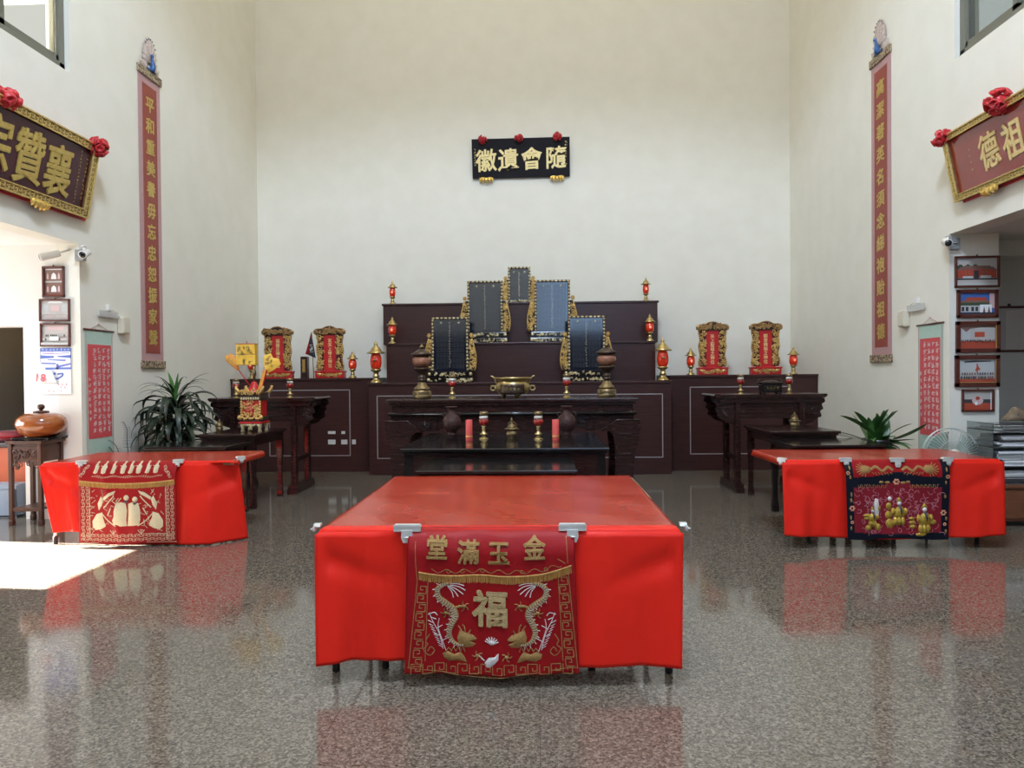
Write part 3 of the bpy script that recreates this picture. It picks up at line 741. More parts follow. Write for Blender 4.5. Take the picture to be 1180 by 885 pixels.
dragon(False); dragon(True)
m = MB()
for k in range(7):
    an = PI*(.05+k*.15); ribbon(m, zpl([(466, 648), (466+34*math.cos(an), 638-30*math.sin(an))]), .006, Hc, 0, .004)
patch(m, zpl(blob(466, 640, 16, 13, 10)), Hc, 0, .006)
patch(m, zpl([(430, 745), (450, 718), (480, 712), (500, 690), (498, 725), (478, 750), (455, 770), (436, 768)]), Hc, 0, .005)
for k in range(5): ribbon(m, zpl([(430, 735), (398+6*k, 705+7*k)]), .004, Hc, 0, .003)
m.build('flaming_pearl', M['thread_white'], rc)

# --- left: white figures
Hl = Hanging(-3.69, 6.27, .752, .428, .715, back=.02, grow=.02, sag=.008, stand=.055, pivot=TLC, rot=TL_ROT,
             fold=lambda a, t: .012*math.sin(4*a+2)*t+.016*math.exp(-((a+.55-.45*t)/.10)**2)*(.4+t)+.004*math.sin(11*a)*t)
rl = hang_root(Hl, 'red cloth with white embroidered figures clipped to the left red table')
Hl.sheet([M['cloth_dark']], rl)
zq = lambda x, y: ((x/7.077-62)*.00764, -(y/7.077-24)*.00764)
zql = lambda pts: [zq(*p) for p in pts]
f8 = MB()
for k, x in enumerate((178, 245, 318, 400, 462, 528, 598, 668)):
    s = (-1)**k
    patch(f8, zql([(x-10, 182), (x+10, 182), (x+24, 205+s*4), (x+16, 248), (x-2, 256), (x-20, 250), (x-16+s*6, 215)]), Hl, 0, .010)
    patch(f8, zql(blob(x-2*s, 172, 10, 11, 8)), Hl, 0, .010)
    ribbon(f8, zql([(x+10, 205), (x+28*s, 196)]), .007, Hl, 0, .006)
f8.build('embroidered_figure', M['thread_pale'], rl, label='row of small white robed figures')
fr = MB(); fy2 = lambda x: 318+22*(1-((x-435)/390)**2)
ribbon(fr, [zq(x, fy2(x)) for x in range(48, 824, 24)], .016, Hl, 0, .006)
for x in range(50, 822, 8):
    a, b = zq(x, fy2(x)); ribbon(fr, [(a, b), (a, b-.040+rng.uniform(-.004, .002))], .0075, Hl, 0, .006)
fr.build('fringe', M['fringe'], rl)
fc = MB()
patch(fc, zql([(345, 505), (385, 490), (425, 500), (436, 560), (430, 640), (436, 690), (385, 692), (335, 685), (322, 640), (335, 560)]), Hl, 0, .012)
patch(fc, zql([(446, 505), (480, 492), (525, 500), (540, 560), (540, 640), (528, 685), (480, 690), (440, 690), (446, 600)]), Hl, 0, .012)
for x, y in ((430, 455), (500, 470)): patch(fc, zql(blob(x, y, 22, 24, 10)), Hl, 0, .012)
for x in (300, 330, 350): ribbon(fc, zql([(355, 510), (x+20, 480), (x+40, 455)]), .008, Hl, 0, .006)
fc.build('embroidered_couple', M['thread_pale'], rl, label='pair of large pale robed figures')
bk = MB()
for x, y in ((432, 487), (500, 503)): patch(bk, zql([(x-20, y-6), (x+20, y-6), (x, y+14)]), Hl, 0, .014)
bk.build('black_collar', M['dark_spot'], rl)
for s in (0, 1):
    cr = MB()
    f = (lambda p: [(870-x, y) for x, y in p]) if s else (lambda p: p)
    patch(cr, zql(f([(240, 455), (290, 415), (345, 395), (330, 425), (280, 455), (250, 475)])), Hl, 0, .007)
    patch(cr, zql(f([(195, 505), (225, 440), (245, 470), (232, 520), (205, 560)])), Hl, 0, .007)
    patch(cr, zql(f([(150, 650), (185, 590), (235, 575), (240, 620), (265, 690), (225, 715), (180, 725), (152, 700)])), Hl, 0, .007)
    for q in ([(235, 590), (290, 650), (350, 690)], [(245, 540), (300, 480), (330, 440)], [(310, 540), (280, 600)]): ribbon(cr, zql(f(smooth_path(q, 5))), .010, Hl, 0, .005)
    for k in range(3): ribbon(cr, zql(f([(325, 760), (300+25*k, 725)])), .006, Hl, 0, .004)
    for k in range(34):
        x, y = rng.uniform(140, 330), rng.uniform(390, 740); ribbon(cr, zql(f([(x, y), (x+rng.uniform(-25, 25), y+rng.uniform(-25, 25)), (x+rng.uniform(-30, 30), y+rng.uniform(-10, 30))])), .004, Hl, 0, .003)
    cr.build('embroidered_crane', M['thread_pale'], rl)
kf = MB()
for o in (0, 36):
    key_fret(kf, zq(66+o, 800), zq(66+o, 360), .026, Hl, .0032, side=-1); key_fret(kf, zq(808-o, 800), zq(808-o, 360), .026, Hl, .0032, side=1)
for o in (0, 34): key_fret(kf, zq(60, 816-o), zq(812, 816-o), .026, Hl, .0032)
for q in ([(140, 760), (740, 760)], [(130, 370), (130, 790)], [(745, 370), (745, 790)], [(48, 830), (826, 830)]): ribbon(kf, zql(q), .004, Hl, 0, .002)
for x0 in range(150, 720, 18): ribbon(kf, [zq(x0, 285+6*math.sin(x0/30)), zq(x0+14, 272+6*math.cos(x0/20))], .005, Hl, 0, .003)
key_fret(kf, zq(70, 285), zq(120, 190), .025, Hl, .004); key_fret(kf, zq(800, 285), zq(740, 190), .025, Hl, .004)
kf.build('key_fret_border', M['thread_pale'], rl)

# --- right: navy border and padded gold figures
Hr = Hanging(3.04, 6.18, .752, .435, .665, back=.02, grow=-.03, sag=.006, stand=.055, fold=lambda a, t: .010*math.sin(5*a+.5)*t)
rr = hang_root(Hr, 'navy-bordered cloth with padded gold figures clipped to the right red table')
zr = lambda x, y: ((x/7.693-67.2)*.00757, -(y/7.693-14.2)*.00757)
zrl = lambda pts: [zr(*p) for p in pts]
def mfn(u, v):
    a = (u*2-1)*.435; b = -(.02-(.02+.665)*v)
    x = (a/.00757+67.2)*7.693; y = (b/.00757+14.2)*7.693
    wave = 262+32*math.cos((x-520)/900*4*PI*.5+PI)*-1 if False else 285-36*math.exp(-((x-520)/150)**2)+8*abs(x-520)/400
    if abs(a) > .372: return 1
    if abs(y-wave) < 44: return 1
    if y > 735+22*math.sin((x-300)/130)*.6: return 1
    return 2 if y > wave else 0
m = MB().grid(110, 90, lambda u, v: Hr((u*2-1)*.435, .02-(.02+.665+.008*math.sin(u*9))*v, -.001), mfn=mfn)
m.build('panel', [M['cloth_dark'], M['navy'], M['maroon_cloth']], rr, solid=.002, fixn=False)
gd = MB()
for s in (0, 1):
    f = (lambda p: [(1036-x, y) for x, y in p]) if s else (lambda p: p)
    patch(gd, zrl(f(blob(250, 182, 46, 34, 12, .15, rng))), Hr, 0, .008)
    for k in range(9):
        an = 1.6+k*.38; ribbon(gd, zrl(f([(245+30*math.cos(an), 182+24*math.sin(an)), (245+80*math.cos(an), 182+62*math.sin(an))])), .008, Hr, 0, .004)
    ribbon(gd, zrl(f(smooth_path([(290, 185), (340, 160), (390, 195), (440, 165), (480, 190)], 5))), .020, Hr, 0, .006)
    for k in range(7): ribbon(gd, zrl(f([(300+25*k, 205), (318+25*k, 222+8*(k % 2))])), .006, Hr, 0, .004)
gd.build('gold_dragon', M['thread_gold'], rr)
def figure(x, y, s, small=()):
    pf = MB(); dk = MB(); fc = MB()
    patch(pf, zrl([(x-45*s, y+60*s), (x-52*s, y+10*s), (x-30*s, y-20*s), (x-10*s, y-40*s), (x+30*s, y-36*s), (x+56*s, y), (x+40*s, y+60*s)]), Hr, 0, .016)
    for dx in (-30, 0, 30): patch(pf, zrl(blob(x+dx*s, y+88*s, 22*s, 40*s, 10)), Hr, 0, .018)
    for dx in (-50, 54): patch(pf, zrl(blob(x+dx*s, y+5*s, 17*s, 34*s, 9)), Hr, 0, .020)
    patch(pf, zrl([(x-25*s, y-82*s), (x-14*s, y-102*s), (x, y-120*s), (x+8*s, y-105*s), (x+30*s, y-84*s)]), Hr, 0, .012)
    for q in small: patch(pf, zrl(blob(*q, 10, .12, rng)), Hr, 0, .012)
    b_ = pf.build('padded_figure', M['pad_gold'], rr, label='padded gold robed figure')
    patch(fc, zrl(blob(x+2*s, y-66*s, 20*s, 20*s, 10)), Hr, 0, .014); fc.build('pale_face', M['thread_white'], b_)
    patch(dk, zrl([(x-10*s, y-50*s), (x+16*s, y-50*s), (x+26*s, y+15*s), (x+14*s, y+48*s), (x+2*s, y)]), Hr, 0, .024); dk.build('dark_beard', M['dark_spot'], b_)
figure(525, 540, 1.0, ((440, 500, 24, 34), (436, 575, 30, 34), (450, 650, 36, 44)))
figure(745, 600, 1.08, ((632, 605, 28, 14), (640, 640, 30, 20), (640, 675, 26, 20), (822, 640, 30, 26), (715, 745, 54, 16)))
figure(300, 590, .72, ((262, 580, 46, 14), (262, 606, 40, 12), (355, 520, 18, 26), (345, 680, 30, 32), (265, 690, 30, 24)))
fc = MB(); patch(fc, zrl(blob(448, 435, 18, 20, 10)), Hr, 0, .012); patch(fc, zrl([(325, 430), (352, 440), (362, 540), (345, 620), (318, 560), (314, 470)]), Hr, 0, .010)
fc.build('pale_figure', M['thread_white'], rr)
ps = MB()
for k in range(170):
    x, y = rng.uniform(170, 880), rng.uniform(360, 735); an = rng.uniform(0, 6.28); pts = []
    for j in range(6): pts.append((x, y)); x += 13*math.cos(an); y += 13*math.sin(an); an += rng.uniform(.2, 1.1)
    ribbon(ps, zrl(pts), .0045, Hr, 0, .003)
ps.build('pink_scrollwork', M['pink_thread'], rr)
fl = MB(); gl = MB()
for x, y, s in ((505, 288, 1.1), (122, 520, 1), (912, 560, 1), (95, 215, .7), (942, 250, .7), (120, 640, .6), (925, 660, .6)):
    for k in range(6): patch(fl, zrl(blob(x+17*s*math.cos(k*1.047), y+17*s*math.sin(k*1.047), 10*s, 10*s, 7)), Hr, 0, .006)
for x in list(range(180, 400, 36))+list(range(620, 860, 36)): ribbon(gl, zrl([(x, 318), (x+4, 340), (x+20, 338), (x+20, 312), (x+32, 318)]), .005, Hr, 0, .003)
for x in (380, 430, 560, 600): patch(gl, zrl(blob(x, 290+6*math.sin(x), 22, 12, 8, .2, rng)), Hr, 0, .005)
for x, ys in ((112, (170, 250, 400, 450, 600, 690)), (930, (190, 300, 420, 610, 720))):
    for y in ys: patch(gl, zrl(blob(x+rng.uniform(-8, 8), y, 9, 20, 7, .2, rng)), Hr, 0, .005)
fl.build('embroidered_flower', mat('coral_thread', (.62, .27, .16), .55, bump=.4, bscale=250), rr); gl.build('gold_leaf_sprig', M['thread_gold'], rr)

# ------------------------------------------------------------------ metal clips
def clip(loc, label, w=.13, rotz=0):
    r = empty('bulldog_clip', loc, label, 'clip', 'metal clips holding the altar cloths', rotz)
    MB().prism([(-w/2, .0), (w/2, .0), (w/2-.006, .012), (-w/2+.006, .012)], -.022, .012).box(-w/2, w/2, -.020, -.012, -.022, .010, b=.003).build('jaw', M['chrome'], r)
    k = w/.135
    MB().prism([(a*k, b*k) for a, b in ((-.026, -.014), (.026, -.014), (.028, -.05), (.018, -.074), (-.018, -.074), (-.028, -.05))], -.030, -.022).lathe([(.010, 0), (.013, .003), (.010, .007)], (0, -.030, -.05*k), 10, T=None).build('grip', M['chrome'], r)
    return r
clip((-.640, 3.452, .765), 'steel clip at the upper left corner of the central dragon cloth', .135)
clip((.165, 3.452, .768), 'steel clip at the upper right corner of the central dragon cloth', .135)
def rotl(x, y): p = Vector((x-TLC[0], y-TLC[1], 0)); p = Matrix.Rotation(TL_ROT, 3, 'Z') @ p; return p.x+TLC[0], p.y+TLC[1]
clip((*rotl(-4.12, 6.255), .763), 'steel clip at the upper left corner of the white-figured cloth', .095, TL_ROT)
clip((*rotl(-3.26, 6.255), .763), 'steel clip at the upper right corner of the white-figured cloth', .095, TL_ROT)
clip((-2.765, 6.50, .763), 'steel clip at the right end of the left red table', .085, .9)
clip((2.625, 6.158, .763), 'steel clip at the upper left corner of the navy-bordered cloth', .10)
clip((3.045, 6.135, .763), 'steel clip at the middle of the top edge of the navy-bordered cloth', .12)
clip((3.475, 6.158, .763), 'steel clip at the upper right corner of the navy-bordered cloth', .10, .2)
clip((2.11, 6.20, .760), 'steel clip at the left end of the right red table', .08, -.9)
clip((-1.105, 3.53, .752), 'small steel clip on the left end of the central red table', .05, -1.5)
clip((.71, 3.53, .754), 'small steel clip on the right end of the central red table', .05, 1.5)

# ------------------------------------------------------------------ plaques
M['frame_gold'] = mat('bright_frame_gilt', (.78,.60,.24), .36, metal=.55, col2=(.60,.42,.12), scale=40)
M['antique_plain'] = mat('brown_gilt', (.30,.18,.07), .45, metal=.5, col2=(.18,.09,.03), scale=20)
def rosette(mb, c, r, rng):
    mb.ball(c, r*.62, 0, 12, 8)
    for k in range(20):
        z = rng.uniform(-.9, .9); an = rng.uniform(0, 6.28); q = math.sqrt(1-z*z)
        d = Vector((q*math.cos(an), q*math.sin(an), z))
        T = Matrix.Translation(Vector(c)+d*r*.55) @ rot_between(d).to_4x4()
        mb.lathe([(1e-4, .0), (r*.30, r*.12), (r*.46, r*.40), (r*.40, r*.46), (r*.22, r*.22), (1e-4, r*.12)], (0,0,0), 7, 0, True, 1, rng.uniform(.6, 1), T)
def lotus(mb, fn, x, y, w):
    h = w*.42
    for k, (dx, s) in enumerate(((0, 1), (-.26, .9), (.26, .9), (-.46, .72), (.46, .72))):
        q = [(x+dx*w-.16*w*s, y+.1*h), (x+dx*w*1.05, y-h*s), (x+dx*w+.16*w*s, y+.1*h)]
        pts = smooth_path([q[0], ((q[0][0]+q[1][0])/2-.05*w, (q[0][1]+q[1][1])/2), q[1], ((q[2][0]+q[1][0])/2+.05*w, (q[2][1]+q[1][1])/2), q[2]], 3)
        patch(mb, pts, lambda a, b, c: fn(a, b, c+.004*(5-k)), 0, w*.14)
    for s in (-1, 1):
        mb.tube([fn(x+s*w*(.3+.22*math.cos(t*.7)), y-h*.1+w*.10*math.sin(t*.7)-.0, .02) for t in range(8)], w*.035, 6)

def plaque(loc, rotm, w, h, chars, csize, face, letter, label, frame_w=0, rosettes=(), lotuses=(), columns=(), wrap=None, lean=.1, csx=.95, bold=.017):
    """board standing on its lower edge; local x right, z up, -y out of the wall"""
    r = empty('name_plaque', loc, label, 'plaque'); r.rotation_mode = 'QUATERNION'
    r.rotation_quaternion = (rotm @ Matrix.Rotation(lean, 3, 'X')).to_quaternion()
    MB().box(-w/2, w/2, -.03, 0, 0, h, b=.004).build('board', face, r)
    fn = frame((0, -.031, 0), (1,0,0), (0,0,1), (0,-1,0))
    for ch, x, z in chars: g = MB(); put_glyph(g, ch, fn, x, z, csize, .05, bold, sx=csx, slant=.06); g.build('gold_lettering', letter, r)
    if columns:
        m = MB(); rg = random.Random(2)
        for x, z0, z1, n, s in columns:
            for k in range(n): put_marks(m, fn, x, z1-(z1-z0)*(k+.5)/n, s, 0, .002, rg)
        m.build('small_lettering', letter, r, label='columns of tiny gold writing')
    if frame_w:
        t = frame_w; m = MB()
        for a in ((-w/2-.01, w/2+.01, h-t, h+.01), (-w/2-.01, w/2+.01, -.01, t), (-w/2-.01, -w/2+t, -.01, h+.01), (w/2-t, w/2+.01, -.01, h+.01)):
            m.box(a[0], a[1], -.055, .002, a[2], a[3], 1, .012)
        rg = random.Random(4)
        ff = lambda a_, b_, c_: (a_, -.057-c_, b_)
        k_ = t*.62
        for z in (h-t/2-k_/2, t/2-k_/2): key_fret(m, (-w/2+.02, z), (w/2-.02, z), k_, ff, .011, 0)
        for x in (-w/2+t/2+k_/2, w/2-t/2+k_/2): key_fret(m, (x, t), (x, h-t), k_, ff, .011, 0)
        for a in ((-w/2, w/2, h-.006, h+.012), (-w/2, w/2, -.012, .006), (-w/2-.012, -w/2+.006, -.01, h+.01), (w/2-.006, w/2+.012, -.01, h+.01), (-w/2+t-.012, w/2-t+.012, h-t-.004, h-t+.010), (-w/2+t-.012, w/2-t+.012, t-.010, t+.004), (-w/2+t-.010, -w/2+t+.004, t, h-t), (w/2-t-.004, w/2-t+.010, t, h-t)):
            m.box(a[0], a[1], -.066, -.050, a[2], a[3], 0, .004)
        m.build('carved_frame', [M['frame_gold'], M['antique_plain']], r)
    if wrap:
        MB().box(-w/2-wrap[0], w/2+wrap[1], .004, .024, -.035, h+wrap[2], b=.006).build('red_backing_cloth', M['rosette'], r)
    for x, z, q in rosettes:
        m = MB(); rosette(m, (x, -.06, z), q, random.Random(int(x*100)+9)); m.build('rosette', M['rosette'], r)
    for x, wd in lotuses:
        m = MB(); lotus(m, frame((0, -.045, 0), (1,0,0), (0,0,1), (0,-1,0)), x, 0, wd); m.build('lotus_bracket', M['gold'], r)
    return r
I3 = Matrix.Identity(3)
p = plaque((-.247, YB-.025, 4.925), Matrix.Rotation(-.006, 3, 'Y') @ I3, 1.68, .655,
       (('徽', -.595, .30), ('遺', -.215, .305), ('會', .185, .315), ('隨', .60, .325)), .385, M['plaque_black'], M['pale_gold'],
       'small black name plaque with four gold characters high on the back wall',
       rosettes=((-.65, .64, .075), (-.03, .65, .075), (.63, .66, .075)), lotuses=((-.60, .21), (.62, .21)),
       columns=((.765, .20, .60, 8, .045), (-.79, .20, .50, 7, .036)), lean=.16)
RL = Matrix.Rotation(PI/2, 3, 'Z')
plaque((-4.862, 6.15, 3.245), RL, 2.64, .77, (('襄', .80, .36), ('贊', .39, .37), ('宗', -.03, .37)), .53, M['plaque_maroon'], M['olive_gold'],
       'large dark maroon plaque in a gilt frame on the left wall', frame_w=.075, rosettes=((1.29, .76, .105), (0, .775, .105), (-1.29, .76, .105)),
       lotuses=((.60, .22), (-.60, .22)), columns=((1.20, .16, .66, 11, .036), (1.10, .10, .66, 15, .032)), wrap=(.05, .07, .035), lean=.19, csx=.74)
RR = Matrix.Rotation(-PI/2, 3, 'Z')
plaque((4.322, 6.30, 3.245), RR, 2.2, .66, (('德', -.49, .33), ('祖', -.16, .33)), .35, M['plaque_red'], M['pale_gold'],
       'glossy brownish-red plaque in a gilt frame on the right wall', frame_w=.055, rosettes=((-1.10, .66, .095), (-.20, .68, .115), (.95, .66, .095)),
       lotuses=((-.56, .20), (.56, .20)), columns=((-.78, .20, .46, 4, .03),), wrap=(-.02, -.02, .012), lean=.20, csx=.8)

# ------------------------------------------------------------------ long couplets
def couplet(x, y, s, z0, z1, text, label):
    r = empty('hanging_couplet', (x, y, 0), label, 'couplet'); r.rotation_euler[2] = s*PI/2   # s=1 left wall, -1 right wall
    w = .50
    MB().box(-w/2, w/2, -.012, -.004, z0, z1).build('silk_border', M['mauve'], r)
    MB().box(-w*.30, w*.30, -.016, -.010, z0+.10, z1-.10).box(-w*.33, -w*.315, -.014, -.010, z0+.09, z1-.09).box(w*.315, w*.33, -.014, -.010, z0+.09, z1-.09).build('lettered_strip', M['brick_red'], r)
    fn = frame((0, -.017, 0), (1,0,0), (0,0,1), (0,-1,0)); g = MB(); n = len(text)
    zt, zb = z1-.33, z0+.30
    for k, ch in enumerate(text): put_glyph(g, ch, fn, 0, zt-(zt-zb)*k/(n-1), .205, .03, .022, slant=.08)
    g.build('gold_lettering', M['olive_gold'], r)
    for nm, a, b in (('top_bar', z1-.005, z1+.095), ('bottom_bar', z0-.09, z0+.005)):
        MB().box(-w/2-.02, w/2+.02, -.035, -.002, a, b, b=.008).build(nm, M['brocade'], r)
    pk = MB(); ft = MB(); sp = MB()
    zc = z1+.09
    fnp = frame((0, -.022, zc), (1,0,0), (0,0,1), (0,-1,0))
    for k in range(15):
        an = PI*(.04+.92*k/14); l = .40*(.80+.20*math.sin(an)); cx, cy = math.cos(an), math.sin(an)
        q = [(.05*cx-.012*cy, .06+.05*cy+.012*cx), (l*.66*cx*.58-.030*cy, .04+l*.72*cy+.030*cx), (l*cx*.56, .04+l*cy), (l*.66*cx*.58+.030*cy, .04+l*.72*cy-.030*cx), (.05*cx+.012*cy, .06+.05*cy-.012*cx)]
        patch(ft, q, fnp, 0, .014+.006*(k % 2))
        if 4 <= k <= 10: patch(sp, blob(l*cx*.50, .04+l*.90*cy, .009, .013, 8), lambda a, b, c: fnp(a, b, c+.014), 0, .006)
    for s2 in (-1, 1): patch(ft, [(s2*.05, .0), (s2*.20, .02), (s2*.235, .10), (s2*.17, .08), (s2*.06, .06)], fnp, 0, .014)
    b_ = ft.build('feather_fan', M['feather'], r, label='pale fanned peacock tail')
    sp.build('eye_spot', M['dark_spot'], b_)
    pk.tube([fnp(.0, .0, .03), fnp(.01, .06, .04), fnp(-.005, .13, .042), fnp(-.02, .17, .045)], [.034, .032, .017, .014], 10)
    pk.ball(fnp(-.025, .185, .048), .022, 0, 8, 6); pk.tube([fnp(-.04, .185, .05), fnp(-.065, .178, .05)], [.008, .001], 6)
    pk.tube([fnp(-.10, .01, .022), fnp(.10, .01, .022)], .010, 8)
    pk.build('peacock', M['blue'], r, label='blue peacock body')
    return r
couplet(XL, 8.865, 1, 1.725, 5.30, '平和重美譽毋忘忠恕振家聲', 'long red couplet with a peacock top on the left wall, behind the drooping plant')
couplet(XR, 9.11, -1, 1.72, 5.41, '高潔著英名須念綈袍貽祖德', 'long red couplet with a peacock top on the right wall')

# ------------------------------------------------------------------ red paper scrolls
def scroll(x, y, s, w, z0, z1, rw, rz0, rz1, label):
    r = empty('hanging_scroll', (x, y, 0), label, 'scroll'); r.rotation_euler[2] = s*PI/2
    MB().box(-w/2+.02, w/2-.02, -.012, -.007, z0, z1).build('green_mount', M['green_silk'], r)
    for k in (-1, 1): MB().box(k*(w/2-.035)-.005, k*(w/2-.035)+.005, -.015, -.011, z0, z1-.03).build('side_ribbon', M['mauve'], r)
    MB().box(-rw/2, rw/2, -.016, -.011, rz0, rz1).build('red_paper', M['red_paper'], r)
    fn = frame((0, -.0165, 0), (1,0,0), (0,0,1), (0,-1,0)); m = MB(); rg = random.Random(int(y*10))
    for c in range(5):
        cx = -rw/2+rw*(c+.5)/5; n = 13 if c else 7
        for k in range(n):
          for q in range(2): put_marks(m, fn, cx-.02, rz1-.07-(rz1-rz0-.16)*k/12 - (0 if c else .3*(rz1-rz0)), .072 if c else .05, 0, .001, rg)
    m.build('white_lettering', M['white_ink'], r)
    MB().tube([(-w/2, -.014, z1), (w/2, -.014, z1)], .011, 8).build('top_rod', M['frame_wood'], r)
    MB().tube([(-w/2-.02, -.016, z0), (w/2+.02, -.016, z0)], .016, 8).build('bottom_rod', M['frame_wood'], r)
    MB().tube([(-w/2+.10, -.014, z1), (0, -.008, z1+.07), (w/2-.10, -.014, z1)], .003, 5).lathe([(.010, 0), (.010, .012)], (0, -.008, z1+.065), 8).build('hanging_cord', M['mauve'], r)
    return r
scroll(XL, 7.755, 1, .54, .52, 2.045, .42, .85, 1.885, 'red-papered scroll on green silk on the left wall beside the column')
scroll(XR, 8.00, -1, .53, .50, 2.03, .40, .80, 1.875, 'red-papered scroll on green silk on the right wall beside the framed photos')

# ------------------------------------------------------------------ emergency lamps, cameras
def emergency(x, y, s, label):
    r = empty('emergency_light', (x, y, 2.2), label, 'emergency light'); r.rotation_euler[2] = s*PI/2
    k = s   # the box hangs on the altar side
    MB().box(k*.24-.075, k*.24+.075, -.075, -.001, -.17, .03, b=.02).box(k*.24-.06, k*.24+.06, -.08, -.07, -.155, -.02, b=.004).build('battery_box', M['cream_plastic'], r)
    MB().box(-k*.02-.03, -k*.02+.03, -.04, -.001, .08, .15, b=.006).build('wall_bracket', M['white_plastic'], r)
    MB().tube([(-k*.0, -.03, .10), (k*.08, -.035, .09), (k*.14, -.03, .04), (k*.20, -.03, -.01)], .006, 6).build('cable', M['white_plastic'], r)
    MB().box(-.20-k*.02, .16-k*.02, -.035, -.025, .0, .075, b=.004).build('clear_sign', M['clear_bar'], r)
emergency(XL, 7.95, 1, 'cream emergency light box with a clear bar on the left wall')
emergency(XR, 8.27, -1, 'cream emergency light box with a clear bar on the right wall')

def camera_dome(name, loc, aim, mount, label, box=None):
    r = empty(name, loc, label, 'security camera')
    d = Vector(aim).normalized(); T = rot_between(d).to_4x4()
    MB().lathe([(1e-4, -.11), (.030, -.108), (.036, -.09), (.040, .05), (.042, .06), (.042, .075), (.036, .078)], (0,0,0), 18, 0, True, T=T).build('body', M['white_plastic'], r)
    MB().lathe([(.034, .0775), (.033, .082), (.02, .088), (1e-4, .09)], (0,0,0), 16, 0, True, T=T).build('lens', M['glass_black'], r)
    v = Vector(mount)
    MB().tube([tuple(-d*.05), tuple(v*.6), tuple(v)], .012, 8).lathe([(.03, 0), (.03, .012)], tuple(v), 12, T=None).build('bracket', M['white_plastic'], r)
    if box:
        q = Vector(box); MB().box(q.x-.05, q.x+.05, q.y-.025, q.y+.025, q.z-.06, q.z+.06, b=.006).lathe([(.02, 0), (.018, .006)], (q.x, q.y-.026, q.z), 12, T=None).build('junction_box', M['grey_box'], r)
camera_dome('security_camera', (-5.10, 7.27, 2.80), (-1, -.45, -.34), (.10, .18, .09), 'white tube security camera pointing left on the left column')
camera_dome('security_camera', (-4.77, 7.36, 2.83), (.25, -1, -.32), (-.05, .06, .085), 'white security camera with a black lens at the corner of the left column', (-.09, .065, -.005))
camera_dome('security_camera', (4.27, 7.56, 2.85), (-.30, -1, -.30), (.05, .06, .07), 'white security camera with a black lens at the corner of the right column', (.115, .065, -.005))

# ------------------------------------------------------------------ framed photographs
def photo(x0, x1, z0, z1, y, label, scene, t=.03, tilt=0, mount=.018):
    cx, cz = (x0+x1)/2, (z0+z1)/2
    r = empty('framed_photo', (cx, y, cz), label, 'framed photo'); r.rotation_euler[1] = tilt
    w, h = x1-x0, z1-z0; m = MB()
    for a in ((-w/2, w/2, h/2-t, h/2), (-w/2, w/2, -h/2, -h/2+t), (-w/2, -w/2+t, -h/2, h/2), (w/2-t, w/2, -h/2, h/2)):
        m.box(a[0], a[1], -.028, -.002, a[2], a[3], b=.004)
    m.build('frame', M['frame_wood'], r)
    W_, H_ = w-2*t, h-2*t
    mats = ['photo_sky', 'photo_blue', 'photo_wall', 'photo_red', 'photo_roof', 'photo_dark', 'photo_green', 'photo_pink', 'paper', 'gold']
    p_ = MB(); lv = [0]
    def quad(mi, *pts):
        lv[0] += 1; q = [(-W_/2+a*W_, -.008-.0004*lv[0], -H_/2+b*H_) for a, b in pts]
        p_.add(q, [tuple(range(len(q)))], mats.index(mi))
    def rect(mi, a, b, c, d): quad(mi, (a, b), (c, b), (c, d), (a, d))
    scene(quad, rect)
    p_.build('print', [M[k] for k in mats], r, fixn=False)
    MB().lathe([(.008, 0), (.010, .008), (.006, .016)], (0, -.014, h/2), 8).build('hanging_hook', M['old_brass'], r)
def crowd(quad, rect, y, n, s, cols, rg):
    for k in range(n):
        a = .05+.9*k/n+rg.uniform(-.01, .01); c = cols[rg.randrange(len(cols))]
        quad(c, (a, y), (a+s, y), (a+s*.85, y+s*1.8), (a+s*.15, y+s*1.8)); quad('photo_pink', (a+s*.3, y+s*1.8), (a+s*.7, y+s*1.8), (a+s*.7, y+s*2.4), (a+s*.3, y+s*2.4))
rg = random.Random(8)
def s_two(quad, rect):
    rect('photo_red', 0, 0, 1, 1); rect('photo_wall', 0, .47, 1, .53); rect('photo_roof', .0, .53, 1, .97); rect('photo_roof', 0, .03, 1, .47)
    for b in (.6, .12):
        for a, c in ((.1, .12), (.35, .30), (.72, .13)): quad('paper' if c > .2 else 'photo_pink', (a, b), (a+c, b), (a+c*.9, b+.17), (a+c*.5, b+.24), (a+c*.1, b+.17))
    rect('paper', .04, .94, .96, .98)
def s_hall(quad, rect):
    rect('photo_sky', 0, 0, 1, 1); quad('paper', (.2, .88), (.8, .88), (.7, .97), (.3, .97)); quad('photo_wall', (0, .2), (.25, .35), (.25, .75), (0, .9)); quad('photo_wall', (1, .2), (.75, .35), (.75, .75), (1, .9))
    rect('photo_pink', .35, .45, .65, .75); crowd(quad, rect, .12, 14, .055, ['photo_wall', 'photo_sky', 'photo_pink'], rg); crowd(quad, rect, .30, 12, .05, ['photo_wall', 'photo_sky'], rg)
def s_group(quad, rect):
    rect('photo_sky', 0, 0, 1, 1); rect('photo_pink', .2, .75, .8, .95); crowd(quad, rect, .42, 14, .055, ['photo_wall', 'photo_sky', 'photo_green'], rg); crowd(quad, rect, .22, 12, .065, ['photo_wall', 'photo_pink', 'photo_green'], rg)
    rect('paper', .33, .22, .65, .42); rect('photo_wall', 0, 0, 1, .12)
